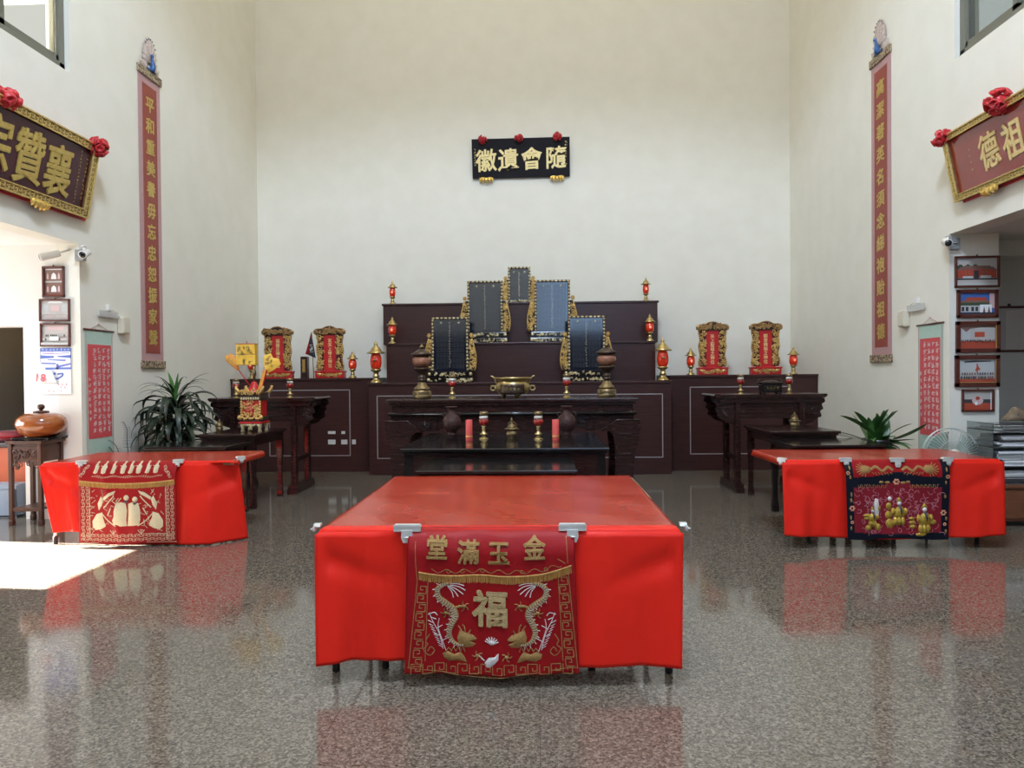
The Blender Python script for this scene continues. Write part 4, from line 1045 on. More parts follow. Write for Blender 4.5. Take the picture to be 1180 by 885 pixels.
def s_temple(quad, rect):
    rect('photo_sky', 0, 0, 1, 1)
    for k in range(9): quad('photo_green', *[(min(1, max(0, a)), b) for a, b in blob(.04+.06*k, .66+.04*math.sin(k*2), .06, .08, 8)])
    rect('photo_red', .02, .28, .98, .58); quad('photo_roof', (0, .55), (1, .55), (.9, .68), (.1, .68)); quad('photo_red', (.14, .30), (.84, .30), (.84, .6), (.14, .6))
    quad('photo_roof', (.1, .58), (.9, .58), (.82, .72), (.18, .72)); rect('photo_dark', .42, .25, .54, .55); rect('photo_wall', .15, .24, .4, .34); rect('photo_wall', .58, .24, .85, .36)
    for a in (.2, .3, .62, .72): rect('photo_roof', a, .36, a+.02, .56)
    rect('photo_dark', .0, .2, 1, .26); rect('photo_sky', 0, 0, 1, .2); rect('photo_wall', 0, .0, 1, .09)
def s_blue(quad, rect):
    rect('photo_blue', 0, 0, 1, 1); quad('photo_red', (.12, .62), (.82, .62), (.75, .80), (.22, .80)); quad('photo_roof', (0, .55), (.9, .55), (.85, .65), (.05, .65)); rect('photo_green', 0, .42, 1, .56)
    rect('photo_wall', 0, .12, .62, .42); 
    for a in (.05, .17, .33, .45): rect('photo_dark', a, .16, a+.08, .36)
    rect('photo_pink', .86, .3, 1, 1); rect('paper', .58, .10, .92, .46); quad('photo_roof', (.66, .1), (.74, .1), (.70, .4)); quad('photo_roof', (.8, .1), (.88, .1), (.84, .4)); rect('photo_dark', 0, 0, 1, .10)
def s_red(quad, rect):
    rect('photo_wall', 0, 0, 1, 1); quad('photo_roof', (0, 1), (1, 1), (1, .9), (.6, .92), (.3, .86), (.18, .72), (0, .95)); rect('photo_sky', .3, .4, 1, .85); rect('photo_red', .42, .5, .70, .72)
    rect('photo_red', 0, 0, 1, .32); crowd(quad, rect, .32, 22, .035, ['photo_dark', 'photo_roof', 'photo_dark'], rg); crowd(quad, rect, .26, 5, .04, ['photo_dark'], rg); rect('gold', .975, 0, 1, 1)
def s_sit(quad, rect):
    rect('photo_wall', 0, 0, 1, 1); quad('photo_dark', (.15, .86), (.9, .90), (.9, .94), (.4, .95), (.15, .92)); rect('photo_red', .49, .42, .53, .82); quad('photo_red', (.44, .5), (.6, .55), (.52, .75)); rect('photo_red', 0, 0, 1, .16)
    crowd(quad, rect, .16, 14, .062, ['photo_dark', 'photo_dark', 'photo_roof', 'photo_green'], rg); crowd(quad, rect, .34, 13, .05, ['photo_dark', 'photo_roof'], rg); rect('gold', 0, 0, 1, .02); rect('gold', .98, 0, 1, 1)
def s_small(quad, rect):
    rect('photo_sky', 0, 0, 1, 1); rect('photo_dark', 0, .36, 1, .56); rect('photo_red', 0, 0, 1, .36); quad('photo_pink', *blob(.5, .5, .2, .24, 12)); quad('photo_red', *blob(.5, .62, .08, .1, 10)); quad('paper', *blob(.45, .34, .05, .1, 8)); rect('paper', .95, 0, .98, 1)
YL, YR = 7.448, 7.648
photo(-5.285, -5.045, 2.385, 2.715, YL, 'small upright framed picture with two stacked scenes, topmost on the left column', s_two, .022)
photo(-5.325, -4.99, 2.125, 2.365, YL, 'framed photo of a pale hall, in the middle on the left column', s_hall, .018, .01)
photo(-5.32, -4.99, 1.855, 2.105, YL, 'framed group photo with a white sign, just above the calendar', s_group, .018, .01)
photo(4.395, 4.855, 2.385, 2.715, YR, 'framed photo of a long red temple, topmost on the right column', s_temple, .022)
photo(4.415, 4.84, 2.065, 2.362, YR, 'framed photo of a building under a blue sky, second on the right column', s_blue, .035)
photo(4.405, 4.86, 1.70, 2.03, YR, 'framed photo of a red-carpeted assembly, third from the top on the right column', s_red, .045)
photo(4.395, 4.855, 1.34, 1.675, YR, 'framed photo of a dark-clothed crowd, fourth from the top on the right column', s_sit, .045)
photo(4.465, 4.80, 1.08, 1.315, YR, 'smallest framed photo, lowest on the right column above the fan', s_small, .02)

r = empty('wall_calendar', (-5.16, YL, 1.58), 'blue and white wall calendar with a red 18 on the left column', 'calendar')
m = MB().box(-.17, .17, -.006, -.002, .03, .26)
m.build('header_picture', M['paper'], r)
m = MB()
def cq(mb, pts, mi=0, d=-.0075): mb.add([(a, d, b) for a, b in pts], [tuple(range(len(pts)))], mi)
cq(m, [(-.17, .222), (.17, .222), (.17, .26), (-.17, .26)]); cq(m, [(-.17, .145), (-.02, .155), (-.02, .175), (-.17, .185)]); cq(m, [(.02, .165), (.17, .15), (.17, .185), (.02, .175)])
cq(m, [(-.15, .09), (.0, .085), (.0, .10), (-.17, .105)]); cq(m, [(.02, .07), (.17, .10), (.17, .085), (.03, .05)]); cq(m, [(-.11, .03), (.17, .03), (.17, .052), (-.12, .052)]); cq(m, [(.005, .03), (.03, .03), (.03, .09), (.005, .09)])
cq(m, [(-.17, .10), (-.165, .10), (-.165, .24), (-.17, .24)]); cq(m, [(.163, .05), (.17, .05), (.17, .24), (.163, .24)]); cq(m, [(-.14, .195), (.15, .205), (.15, .211), (-.14, .201)]); cq(m, [(-.08, .13), (.1, .12), (.12, .135), (-.1, .14)])
m.build('blue_print', M['ink_blue'], r, fixn=False)
g = MB(); rg2 = random.Random(1)
m = MB()
for q in ((-.16, -.02, .19, .22), (.0, .16, .185, .20), (-.15, .15, .105, .118), (-.05, .15, .058, .08)): cq(m, [(q[0], q[2]), (q[1], q[2]+.006), (q[1], q[3]), (q[0], q[3]-.004)], 0, -.0068)
m.build('violet_print', M['ink_pink'], r, fixn=False)
fnc = frame((0, -.0085, 0), (1,0,0), (0,0,1), (0,-1,0))
for k in range(8): put_marks(g, fnc, -.14+.04*k, .241, .028, 0, .0005, rg2)
g.build('header_lettering', M['paper'], r)
MB().box(-.165, .165, -.010, -.003, -.235, .03).build('date_sheet', M['paper'], r)
m = MB(); m.grid(8, 8, lambda u, v: ((-.165+u*.20-.06*v, -.013-.020*math.sin(v*PI*.8), -.14+v*.0+(-.0+.17*v)+.03*u*(1-2*v)*.5+.02*(1-u))))
m.build('curling_sheet', M['paper'], r, solid=.001)
g = MB(); put_glyph(g, '1', frame((0, -.036, 0), (1,0,-.15), (.12,0,1), (0,-1,0)), -.150, -.075, .115, .004, .02); put_glyph(g, '8', frame((0, -.036, 0), (1,0,-.15), (.12,0,1), (0,-1,0)), -.085, -.070, .115, .004, .02)
g.build('red_date_number', M['ink_red'], r)
m = MB(); fnd = frame((0, -.0105, 0), (1,0,0), (0,0,1), (0,-1,0))
ribbon(m, smooth_path([(-.05, -.03), (-.02, -.015), (.0, -.02)], 4), .024, fnd); ribbon(m, smooth_path([(.02, -.02), (.075, -.015), (.07, -.04), (.02, -.068), (-.01, -.066)], 5), .018, fnd)
m.build('blue_swoosh', M['ink_blue'], r)
m = MB()
for x, z in ((.03, -.13), (.07, -.13), (.115, -.13), (.05, -.16), (.10, -.165), (-.08, -.20), (-.03, -.205), (.05, -.20)): put_marks(m, fnd, x, z, .03, 0, .0005, rg2)
m.build('small_print', M['ink_red'], r)

# ------------------------------------------------------------------ spirit tablets
M['antique_pale'] = mat('dull_gold_letter', (.50,.42,.28), .5, metal=.2)
M['crest_gilt'] = mat('reddish_gilt', (.42,.25,.10), .4, metal=.6, col2=(.30,.16,.06), scale=20)
M['red_dark'] = mat('dark_red_lacquer_ground', (.10,.012,.010), .5)  # dark red ground behind the gilt side carving
def black_tablet(name, loc, label, w, h, base=True, seed=1):
    """w x h: the framed panel; gilt wings and a two-stepped foot"""
    r = empty(name, loc, label, 'spirit tablet', 'blue-black spirit tablets on the stepped altar')
    rg = random.Random(seed); b = .17 if base else .05; zt = b+h
    MB().box(-w/2+.02, w/2-.02, -.03, .03, b, zt-.02).build('panel', M['tab_black'], r)
    m = MB(); n = 9
    for k in range(1, n): 
        for s in (-1, 1): m.box(s*w*.21-w*.17, s*w*.21+w*.17, -.0315, -.029, b+.03+(h-.10)*k/n, b+.033+(h-.10)*k/n)
    for k in range(n):
        for s in (-1, 1):
            for j in range(11): m.box(s*w*.21-w*.16+j*w*.032-.002, s*w*.21-w*.16+j*w*.032+.002, -.031, -.029, b+.045+(h-.10)*k/n, b+.022+(h-.10)*(k+1)/n)
    m.build('name_rows', M['tab_line'], r)
    m = MB(); fn = frame((0, -.031, 0), (1,0,0), (0,0,1), (0,-1,0))
    for k in range(18): put_marks(m, fn, -.008, b+.07+(h-.16)*k/17, .034, 0, .002, rg)
    for s in (-1, 1): patch(m, blob(s*w*.24, zt-.085, .016, .016, 8), fn, 0, .003)
    m.build('gold_lettering', M['antique_pale'], r)
    m = MB(); t = .035
    m.box(-w/2, w/2, -.05, .03, zt-t, zt, 1, .008).box(-w/2, -w/2+t, -.045, .03, b, zt-t, 1, .006).box(w/2-t, w/2, -.045, .03, b, zt-t, 1, .006)
    n = int(w/.058)
    for k in range(n): m.ball((-w/2+.03+(w-.06)*k/(n-1), -.05, zt-t/2), .019, 0, 8, 5, sx=1.1+.3*(k % 2), sy=.6, sz=.8)
    n = int(h/.055)
    for k in range(n):
        for s in (-1, 1): m.ball((s*(w/2-t/2+rg.uniform(-.004, .004)), -.046, b+.03+(h-.08)*k/(n-1)), .0165, 0, 8, 5, sy=.6, sz=1.0+.35*(k % 2))
    m.build('gilt_border', [M['gilt_pale'], M['gap']], r)
    for s in (-1, 1):
        prof = lambda z: w/2+.055+.065*math.sin(PI*min(1, max(0, .12+.88*(z-b)/(h*.60))))**.8*(1.25-.6*(z-b)/(h*.60))
        zs = [b+.01+h*.60*k/14 for k in range(15)]
        out = [(s*(w/2-.01), zs[0])]+[(s*prof(z), z) for z in zs]+[(s*(w/2-.01), b+h*.62)]
        m = MB().prism(out, .0, .02, 1)
        ins = (lambda a, z: abs(a) < prof(z)-.012, (min(s*(w/2+.012), s*(w/2+.12)), max(s*(w/2+.012), s*(w/2+.12)), b+.03, b+h*.59))
        scrolls(m, lambda a, z, hh: (a, -.004-hh, z), ins, 34, .034, 0, .0095, rg)
        m.tube([(s*(prof(z)-.004), -.004, z) for z in zs], .012, 6)
        for q in range(6): m.ball((s*(w/2+.045+.020*math.cos(q*1.05)), -.005, b+h*.665+.022*math.sin(q*1.05)), .015, 0, 8, 6)
        m.ball((s*(w/2+.04), -.005, b+h*.665), .016, 0, 8, 6)
        m.build('gilt_wing', [M['gold_plain'], M['gap']], r)
    if base:
        MB().box(-w/2-.06, w/2+.06, -.07, .07, .085, b, b=.006).box(-w/2-.075, w/2+.075, -.09, .09, 0, .075, b=.006).box(-w/2-.03, w/2+.03, -.06, .06, .07, .09).build('foot', M['black_lacquer'], r)
        m = MB()
        scrolls(m, lambda a, z, hh: (a, -.071-hh, z), (lambda a, z: True, (-w/2+.02, w/2-.06, .11, .145)), 26, .02, 0, .006, rg)
        scrolls(m, lambda a, z, hh: (a, -.091-hh, z), (lambda a, z: True, (-w/2-.05, w/2+.05, .02, .055)), 34, .02, 0, .006, rg)
        for s in (-1, 1): m.ball((s*(w/2+.035), -.075, .13), .026, 0, 8, 6, sy=.6); m.ball((s*(w/2+.045), -.095, .04), .028, 0, 8, 6, sy=.6)
        m.build('gilt_foot_carving', M['gilt_pale'], r)
    else:
        m = MB().box(-w/2, w/2, -.05, .05, 0, .05, b=.006); m.build('foot', M['black_lacquer'], r)
        m = MB(); scrolls(m, lambda a, z, hh: (a, -.051-hh, z), (lambda a, z: True, (-w/2+.01, w/2-.01, .012, .04)), 24, .016, 0, .006, rg); m.build('gilt_foot_carving', M['gilt_pale'], r)
    return r
black_tablet('spirit_tablet', (-1.345, 11.0, 1.405), 'blue-black tablet with gilt wings on the altar platform, behind the left pagoda lantern', .57, .84, seed=1)
black_tablet('spirit_tablet', (.765, 11.0, 1.405), 'blue-black tablet with gilt wings on the altar platform, behind the right pagoda lantern', .57, .84, seed=2)
black_tablet('spirit_tablet', (-.835, 11.56, 2.035), 'dark blue gilt-winged tablet on the middle altar tier, left of the small top tablet', .575, .84, seed=3)
black_tablet('spirit_tablet', (.255, 11.56, 2.035), 'blue-sheened gilt-winged tablet on the middle altar tier, right of the small top tablet', .575, .84, seed=4)
black_tablet('spirit_tablet', (-.285, 11.93, 2.72), 'smallest grey tablet alone at the top centre of the altar', .375, .55, False, seed=5)

def red_tablet(x, text, label, seed):
    r = empty('ancestor_tablet', (x, 11.5, 1.487), label, 'red tablet', 'red and gilt tablets on the side cabinets')
    rg = random.Random(seed)
    MB().box(-.155, .155, -.025, .02, .12, .72).build('panel', M['red_paint'], r)
    fn = frame((0, -.0255, 0), (1,0,0), (0,0,1), (0,-1,0)); g = MB()
    for k, ch in enumerate(text): put_glyph(g, ch, fn, 0, .615-.41*k/6, .068, .03, .015)
    g.build('gold_lettering', M['pale_gold'], r)
    for s in (-1, 1):
        out = [(s*.10, .13)]+[(s*(.205+.012*math.sin(k*1.5)), .13+.60*k/10) for k in range(11)]+[(s*.10, .73)]
        m = MB().prism(out, -.028, .03, 1)
        scrolls(m, lambda a, z, h: (a, -.032-h, z), (lambda a, z: True, (min(s*.112, s*.198), max(s*.112, s*.198), .15, .70)), 40, .032, 0, .0095, rg)
        for k in range(17): m.ball((s*(.207+.012*math.sin(k*.9)), -.03, .145+.035*k), .014, 0, 7, 5)
        m.build('gilt_side', [M['gold_plain'], M['red_dark']], r)
    arch = [(-.19, .71), (-.245, .725), (-.25, .77), (-.21, .80), (-.12, .805), (-.06, .835), (0, .845), (.06, .835), (.12, .805), (.21, .80), (.25, .77), (.245, .725), (.19, .71)]
    m = MB().prism(arch, -.05, .03, 1)
    m.tube([(a, -.048, z) for a, z in smooth_path(arch, 3)], .010, 6)
    scrolls(m, lambda a, z, h: (a, -.054-h, z), (lambda a, z: True, (-.21, .21, .735, .80)), 34, .03, 0, .010, rg)
    for s in (-1, 1): m.ball((s*.225, -.05, .762), .032, 0, 9, 7, sy=.6)
    m.build('gilt_crest', [M['crest_gilt'], M['gap']], r)
    m = MB().box(-.235, .235, -.07, .07, 0, .10, b=.005).box(-.245, .245, -.08, .08, .095, .12, b=.006); m.build('foot', M['red_paint'], r)
    m = MB(); scrolls(m, lambda a, z, h: (a, -.071-h, z), (lambda a, z: True, (-.13, .13, .03, .075)), 26, .022, 0, .006, rg)
    for s in (-1, 1): patch(m, [(s*.21, .085), (s*.15, .085), (s*.135, .06), (s*.16, .03), (s*.20, .06)], lambda a, z, h: (a, -.071-h, z), 0, .006)
    m.build('gilt_foot_carving', M['gold_plain'], r)
red_tablet(-4.235, '福德正神之神位', 'red tablet with gilt frame at the left end, behind the paper fans', 21)
red_tablet(-3.375, '玄天上帝之神位', 'red tablet with gilt frame on the left cabinet, right of the black pennant', 22)
red_tablet(2.808, '天上聖母之神位', 'red tablet with gilt frame on the right cabinet, nearer to the altar steps', 23)
red_tablet(3.65, '觀音佛祖之神位', 'red tablet with gilt frame on the right cabinet, nearer to the right wall', 24)

# ------------------------------------------------------------------ red altar lamps
def altar_lamp(loc, label, h, globe=.15, big=False):
    r = empty('altar_lamp', loc, label, 'altar lamp', 'brass altar lamps with red glass globes')
    s = h
    MB().lathe([(.14*s, 0), (.145*s, .02*s), (.12*s, .05*s), (.075*s, .08*s), (.055*s, .12*s), (.08*s, .15*s), (.08*s, .165*s), (.055*s, .19*s), (.06*s, .25*s), (.115*s, .285*s), (.125*s, .31*s), (.10*s, .325*s)], seg=18).build('base', M['brass'], r)
    g = MB().lathe([(.09*s, .325*s), (globe*.92*s, .37*s), (globe*1.04*s, .45*s), (globe*1.04*s, .55*s), (globe*.92*s, .64*s), (.09*s, .68*s)], seg=18).build('red_globe', M['lamp_red'], r)
    m = MB()
    if big:
        for k in range(3): m.ball((0, -globe*1.05*s, .52*s), .035*s, 0, 8, 6, sy=.4)
        m.build('gold_emblem', M['brass'], g)
    else: m.ball((0, -globe*.92*s, .50*s), .045*s, 0, 8, 6, sy=.5, sz=1.5).build('glowing_bulb', M['bulb'], g)
    MB().lathe([(.10*s, .68*s), (.205*s, .685*s), (.21*s, .70*s), (.13*s, .745*s), (.11*s, .80*s), (.06*s, .85*s), (.03*s, .875*s), (.05*s, .90*s), (.035*s, .93*s), (.012*s, .95*s), (.004*s, 1.0*s)], seg=18).build('cap', M['brass'], r)
    return r
la = altar_lamp((-2.43, 11.93, 2.72), 'small brass lamp with red globe at the left end of the top altar tier', .41, .12)
again(la, (1.825, 11.93, 2.72), 'small brass lamp with red globe at the right end of the top altar tier')
lb = altar_lamp((-2.34, 11.45, 2.035), 'small brass lamp with red globe at the left end of the middle altar tier', .445, .14)
again(lb, (1.81, 11.45, 2.035), 'small brass lamp with red globe at the right end of the middle altar tier')
again(lb, (-2.985, 11.4, 1.487), 'small brass lamp with red globe right of the second red tablet on the left cabinet')
again(lb, (-4.64, 11.4, 1.487), 'small brass lamp with red globe behind the gold joss paper')
again(lb, (2.447, 11.4, 1.487), 'small brass lamp with red globe at the altar end of the right cabinet')
again(lb, (4.06, 11.4, 1.487), 'small brass lamp with red globe at the wall end of the right cabinet')
lc = altar_lamp((-2.50, 10.95, 1.405), 'large brass lamp with red globe at the left end of the altar platform', .67, .125, True)
again(lc, (1.925, 10.95, 1.405), 'large brass lamp with red globe at the right end of the altar platform')

def goblet(loc, label, h):
    r = empty('candle_goblet', loc, label, 'candle lamp', 'brass-stemmed red candle goblets')
    s = h
    MB().lathe([(.16*s, 0), (.165*s, .02*s), (.12*s, .05*s), (.06*s, .08*s), (.05*s, .12*s), (.13*s, .16*s), (.14*s, .20*s), (.07*s, .24*s), (.05*s, .32*s), (.08*s, .37*s), (.05*s, .42*s), (.09*s, .47*s)], seg=16).build('stem', M['brass'], r)
    MB().lathe([(.06*s, .47*s), (.15*s, .53*s), (.185*s, .62*s), (.175*s, .70*s), (.15*s, .72*s)], seg=16).build('red_cup', M['goblet_red'], r)
    MB().lathe([(.13*s, .72*s), (.165*s, .77*s), (.15*s, .84*s), (.10*s, .86*s)], seg=16).build('pale_bulb_glass', M['clear'], r)
    MB().lathe([(.10*s, .86*s), (.155*s, .875*s), (.165*s, .93*s), (.15*s, .99*s), (.12*s, 1.0*s)], seg=16).build('rim', M['old_brass'], r)
    return r
ga = goblet((-1.02, 8.5, 1.237), 'red candle goblet on the main altar table beside the left pagoda lantern', .28)
again(ga, (.352, 8.5, 1.237), 'red candle goblet on the main altar table beside the right pagoda lantern')
again(ga, (-.545, 7.18, .86), 'red candle goblet on the black offering table beside the left red candle')
again(ga, (.008, 7.12, .86), 'red candle goblet on the black offering table beside the right red candle')
gb = goblet((-4.0, 9.3, 1.237), 'red candle goblet at the wall end of the left high side table', .255)
again(gb, (-3.275, 9.3, 1.237), 'red candle goblet at the altar end of the left high side table')
again(gb, (2.635, 9.3, 1.237), 'red candle goblet at the altar end of the right high side table')
again(gb, (3.255, 9.3, 1.237), 'red candle goblet at the wall end of the right high side table')

def pagoda(loc, label):
    r = empty('pagoda_lantern', loc, label, 'lantern', 'pagoda-shaped metal lanterns on the main altar table')
    m = MB().lathe([(.10, 0), (.108, .005), (.108, .035), (.100, .045), (.104, .055), (.104, .09), (.09, .10)], seg=20)
    for k in range(14): a = 2*PI*k/14; m.box(.104*math.cos(a)-.008, .104*math.cos(a)+.008, .104*math.sin(a)-.008, .104*math.sin(a)+.008, .045, .085, b=.002)
    m.build('ribbed_base', M['old_brass'], r)
    MB().lathe([(.085, .10), (.100, .112), (.095, .125), (.06, .155), (.045, .185), (.028, .205)], seg=20).build('lower_roof', M['old_brass'], r)
    MB().lathe([(.028, .205), (.05, .215), (.05, .225), (.03, .24), (.048, .25), (.048, .262), (.03, .275), (.04, .30), (.085, .335), (.105, .355), (.105, .365), (.06, .375)], seg=20).build('stem_dish', M['bronze'], r)
    MB().lathe([(.06, .375), (.10, .40), (.115, .44), (.112, .475), (.09, .50)], seg=20).build('globe', M['copper_wood'], r)
    MB().lathe([(.085, .50), (.09, .512), (.125, .518), (.132, .532), (.08, .56), (.045, .585), (.022, .60)], seg=20).build('upper_roof', M['bronze'], r)
    MB().lathe([(.018, .60), (.032, .612), (.030, .625), (.014, .64), (.004, .66)], seg=14).build('finial', M['old_brass'], r)
    return r
pa = pagoda((-1.385, 8.5, 1.237), 'tall bronze pagoda lantern with a reddish globe at the left of the main altar table')
again(pa, (.828, 8.5, 1.237), 'tall bronze pagoda lantern with a reddish globe at the right of the main altar table')

# main brass censer
r = empty('incense_burner', (-.292, 8.5, 1.237), 'wide brass incense burner with dark plaque at the centre of the main altar table', 'incense burner')
MB().lathe([(.10, .035), (.165, .05), (.20, .09), (.205, .13), (.185, .17), (.172, .19), (.178, .20), (.20, .215), (.215, .23), (.215, .245), (.195, .245), (.175, .21)], seg=32).build('bowl', M['brass'], r)
for s in (-1, 1):
    MB().tube([(s*.185, 0, .16), (s*.20, 0, .19), (s*.215, 0, .23), (s*.245, 0, .258), (s*.265, 0, .262)], [.012, .011, .010, .009, .006], 8).build('upright_handle', M['brass'], r)
    c = MB()
    c.tube([(s*(.235+.030*math.cos(k*PI/6)), -.02, .115+.026*math.sin(k*PI/6)) for k in range(13)], .009, 7)
    c.box(min(s*.19, s*.262), max(s*.19, s*.262), -.03, -.01, .135, .15, b=.003); c.build('ring_ear', M['brass'], r)
for k in range(3):
    a = -PI/2+k*2*PI/3+.5; MB().lathe([(.02, 0), (.026, .01), (.03, .035), (.045, .055)], (.11*math.cos(a), .11*math.sin(a), 0), 10).build('foot', M['brass'], r)
fb = lambda a, z, h: ((.21+h)*math.sin(a/.21), -(.21+h)*math.cos(a/.21), z)
m = MB(); m.grid(14, 5, lambda u, v: fb(-.15+.30*u, .05+.115*v, -.004+.006)); m.build('dark_plaque', M['bronze'], r, solid=.006)
g = MB(); rgb = random.Random(6)
for x in (-.065, -.022, .022, .065): 
    for q in range(2): put_marks(g, lambda a, z, h: fb(a, z, .006+h), x, .107, .05, 0, .003, rgb)
for k in range(4): ribbon(g, [(-.095, .085), (-.095, .13), (.095, .13), (.095, .085), (-.095, .085)], .004, lambda a, z, h: fb(a, z, .005+h), 0, .002)
g.build('gold_lettering', M['brass'], r)

def small_censer(loc, label, s=1.0, m1='old_brass'):
    r = empty('small_censer', loc, label, 'incense burner')
    MB().lathe([(.045*s, 0), (.05*s, .008*s), (.045*s, .02*s), (.055*s, .03*s), (.062*s, .06*s), (.05*s, .075*s), (.048*s, .085*s), (.072*s, .098*s), (.075*s, .105*s), (.05*s, .11*s)], seg=18).build('bowl', M[m1], r)
    l = MB().lathe([(.05*s, .108*s), (.045*s, .125*s), (.03*s, .145*s), (.012*s, .155*s), (.008*s, .17*s), (.016*s, .185*s), (.010*s, .20*s), (.002*s, .215*s)], seg=16)
    l.build('lid', M[m1], r)
    for k in range(3): a = k*2*PI/3+.4; MB().tube([(.06*s*math.cos(a), .06*s*math.sin(a), .10*s), (.05*s*math.cos(a), .05*s*math.sin(a), .15*s), (.01*s*math.cos(a), .01*s*math.sin(a), .18*s)], .004*s, 6).build('lid_arch', M[m1], r)
    return r
small_censer((-.262, 7.2, .86), 'small lidded brass censer at the centre of the black offering table', 1.0)
small_censer((-3.80, 8.35, .86), 'tiny pale brass censer on the square table left of the offering vessel', .72)
small_censer((2.985, 8.35, .86), 'small lidded brass censer on the square table right of the altar', .90)

def candle(loc, label):
    r = empty('red_candle', loc, label, 'candle', 'thick red candles on the black offering table')
    MB().lathe([(.033, 0), (.034, .004), (.034, .20), (.031, .206), (.012, .205)], seg=18).build('wax', M['candle'], r)
    MB().lathe([(.0345, .035), (.035, .037), (.035, .047), (.0345, .049)], seg=18).build('gold_band', M['gold'], r)
    MB().tube([(0, 0, .204), (.002, 0, .216)], .0025, 6).build('wick', M['dark_spot'], r)
    return r
ca = candle((-.68, 7.03, .86), 'thick red candle on the left of the black offering table')
again(ca, (.178, 7.0, .86), 'thick red candle on the right of the black offering table')

def vase(loc, label):
    r = empty('dark_vase', loc, label, 'vase', 'dark round vases on the offering table')
    m = MB().lathe([(.055, 0), (.06, .01), (.045, .03), (.065, .05), (.092, .085), (.105, .13), (.098, .175), (.07, .215), (.042, .235), (.036, .265), (.045, .295), (.062, .308), (.058, .312), (.035, .30)], seg=24)
    m.build('body', M['copper_wood'] if False else M['vase'], r)
    m = MB(); rg = random.Random(3)
    for k in range(40):
        z = rg.uniform(.07, .19); a = rg.uniform(0, 6.28); R = .095-abs(z-.13)*.35
        m.ball((R*math.cos(a), R*math.sin(a), z), .014, 0, 6, 5, sz=.8)
    m.build('raised_flower', M['vase'], r)
    for s in (-1, 1): MB().tube([(s*.04, 0, .235), (s*.085, 0, .245), (s*.095, 0, .215), (s*.075, 0, .19)], .007, 6).build('handle', M['vase'], r)
    return r
M['vase'] = mat('dark_red_brown_vase', (.060,.022,.020), .45, col2=(.030,.012,.011), scale=35, bump=.7, bscale=60, spec=.3)
va = vase((-.93, 7.68, .86), 'dark round vase on the left rear of the black offering table')
again(va, (.312, 7.62, .86), 'dark round vase on the right rear of the black offering table')

# red-gold offering vessel and what stands in it
r = empty('offering_vessel', (-3.385, 8.38, .86), 'square red and gold carved offering vessel on the left square table', 'offering vessel')
r.scale = (.82, .82, 1)
rg = random.Random(14)
m = MB(); q = .165
for sx in (-1, 1):
    for sy in (-1, 1): m.lathe([(.022, 0), (.03, .012), (.02, .035), (.028, .06), (.035, .09), (.03, .10)], (sx*.125, sy*.125, 0), 10)
for k in range(9): m.ball((-.13+.0325*k, -.135, .075+.02*abs(math.sin(k*1.2))), .024, 0, 8, 6)
m.lathe([(.02, .0), (.028, .012), (.022, .05), (.03, .08)], (0, -.13, .02), 10)
m.build('gilt_feet', M['gilt_pale'], r)
MB().box(-q, q, -q, q, .10, .125, b=.006).build('red_ledge', M['red_paint'], r)
m = MB().box(-.155, .155, -.155, .155, .125, .18, 1, .008)
for k in range(11): m.ball((-.145+.029*k, -.155, .165+.01*math.sin(k*2)), .020, 0, 7, 5)
for s in (-1, 1): m.ball((s*.16, -.155, .175), .03, 0, 8, 6)
m.build('gilt_band', [M['gold_plain'], M['gap']], r)
MB().box(-.135, .135, -.135, .135, .18, .375, b=.01).build('body', M['red_paint'], r)
m = MB(); scrolls(m, lambda a, z, h: (a, -.138-h, z), (lambda a, z: (abs(a) > .055 or z > .33 or z < .215), (-.125, .125, .195, .36)), 34, .026, 0, .007, rg)
for s in (-1, 1): 
    for k in range(6): m.ball((s*.135, -.135, .20+.032*k), .019, 0, 7, 5)
m.build('gilt_relief', M['gold_plain'], r)
m = MB()
for k in range(14): m.ball((rg.uniform(-.09, .02), -.138, rg.uniform(.22, .33)), .021, 0, 7, 5, sy=.7)
m.build('pink_red_relief', mat('painted_red_relief', (.60,.13,.075), .4, bump=.4, bscale=60), r)
m = MB().box(-.15, .15, -.15, .15, .375, .425, 1, .008)
for k in range(8): m.box(-.14+.035*k, -.115+.035*k, -.158, -.148, .385, .415, b=.004)
m.build('gilt_cornice', [M['gilt_pale'], M['gap']], r)
m = MB().box(-.155, .155, -.155, .155, .44, .47, 1, .008)
for sx in (-1, 1):
    for sy in (-1, 1): m.tube([(sx*.13, sy*.13, .45), (sx*.165, sy*.165, .48), (sx*.19, sy*.17, .515), (sx*.20, sy*.17, .535), (sx*.175, sy*.165, .54)], [.024, .024, .022, .018, .010], 8)
scrolls(m, lambda a, z, h: (a, -.158-h, z), (lambda a, z: True, (-.14, .14, .445, .50)), 26, .02, 0, .008, rg)
m.build('gilt_rim', [M['gold_plain'], M['gap']], r)
MB().lathe([(.12, .44), (.12, .475), (.095, .50), (.06, .545), (.035, .59), (.015, .60)], seg=18).build('red_dome', M['red_paint'], r)
MB().lathe([(.02, .56), (.022, .66), (.034, .68), (.03, .72), (.02, .74), (.02, .795)], seg=12).build('centre_post', M['old_brass'], r)
r = empty('joss_paper_block', (-3.475, 8.40, 1.655), 'stack of gold joss paper standing on the post of the offering vessel', 'joss paper', None, .08)
MB().box(-.115, .115, -.06, .06, 0, .125, b=.008).box(-.11, .112, -.058, .058, .13, .25, b=.008).build('paper_stack', M['yellow_paper'], r)
m = MB(); fj = frame((0, -.0605, 0), (1,0,0), (0,0,1), (0,-1,0))
for k in range(16): put_marks(m, fj, rg.uniform(-.09, .07), rg.uniform(.02, .23), .06, 0, .001, rg)
m.build('gold_print', M['brass'], r)
MB().box(-.118, .118, -.062, .062, .25, .256, b=.002).build('red_edge', M['red_paint'], r)
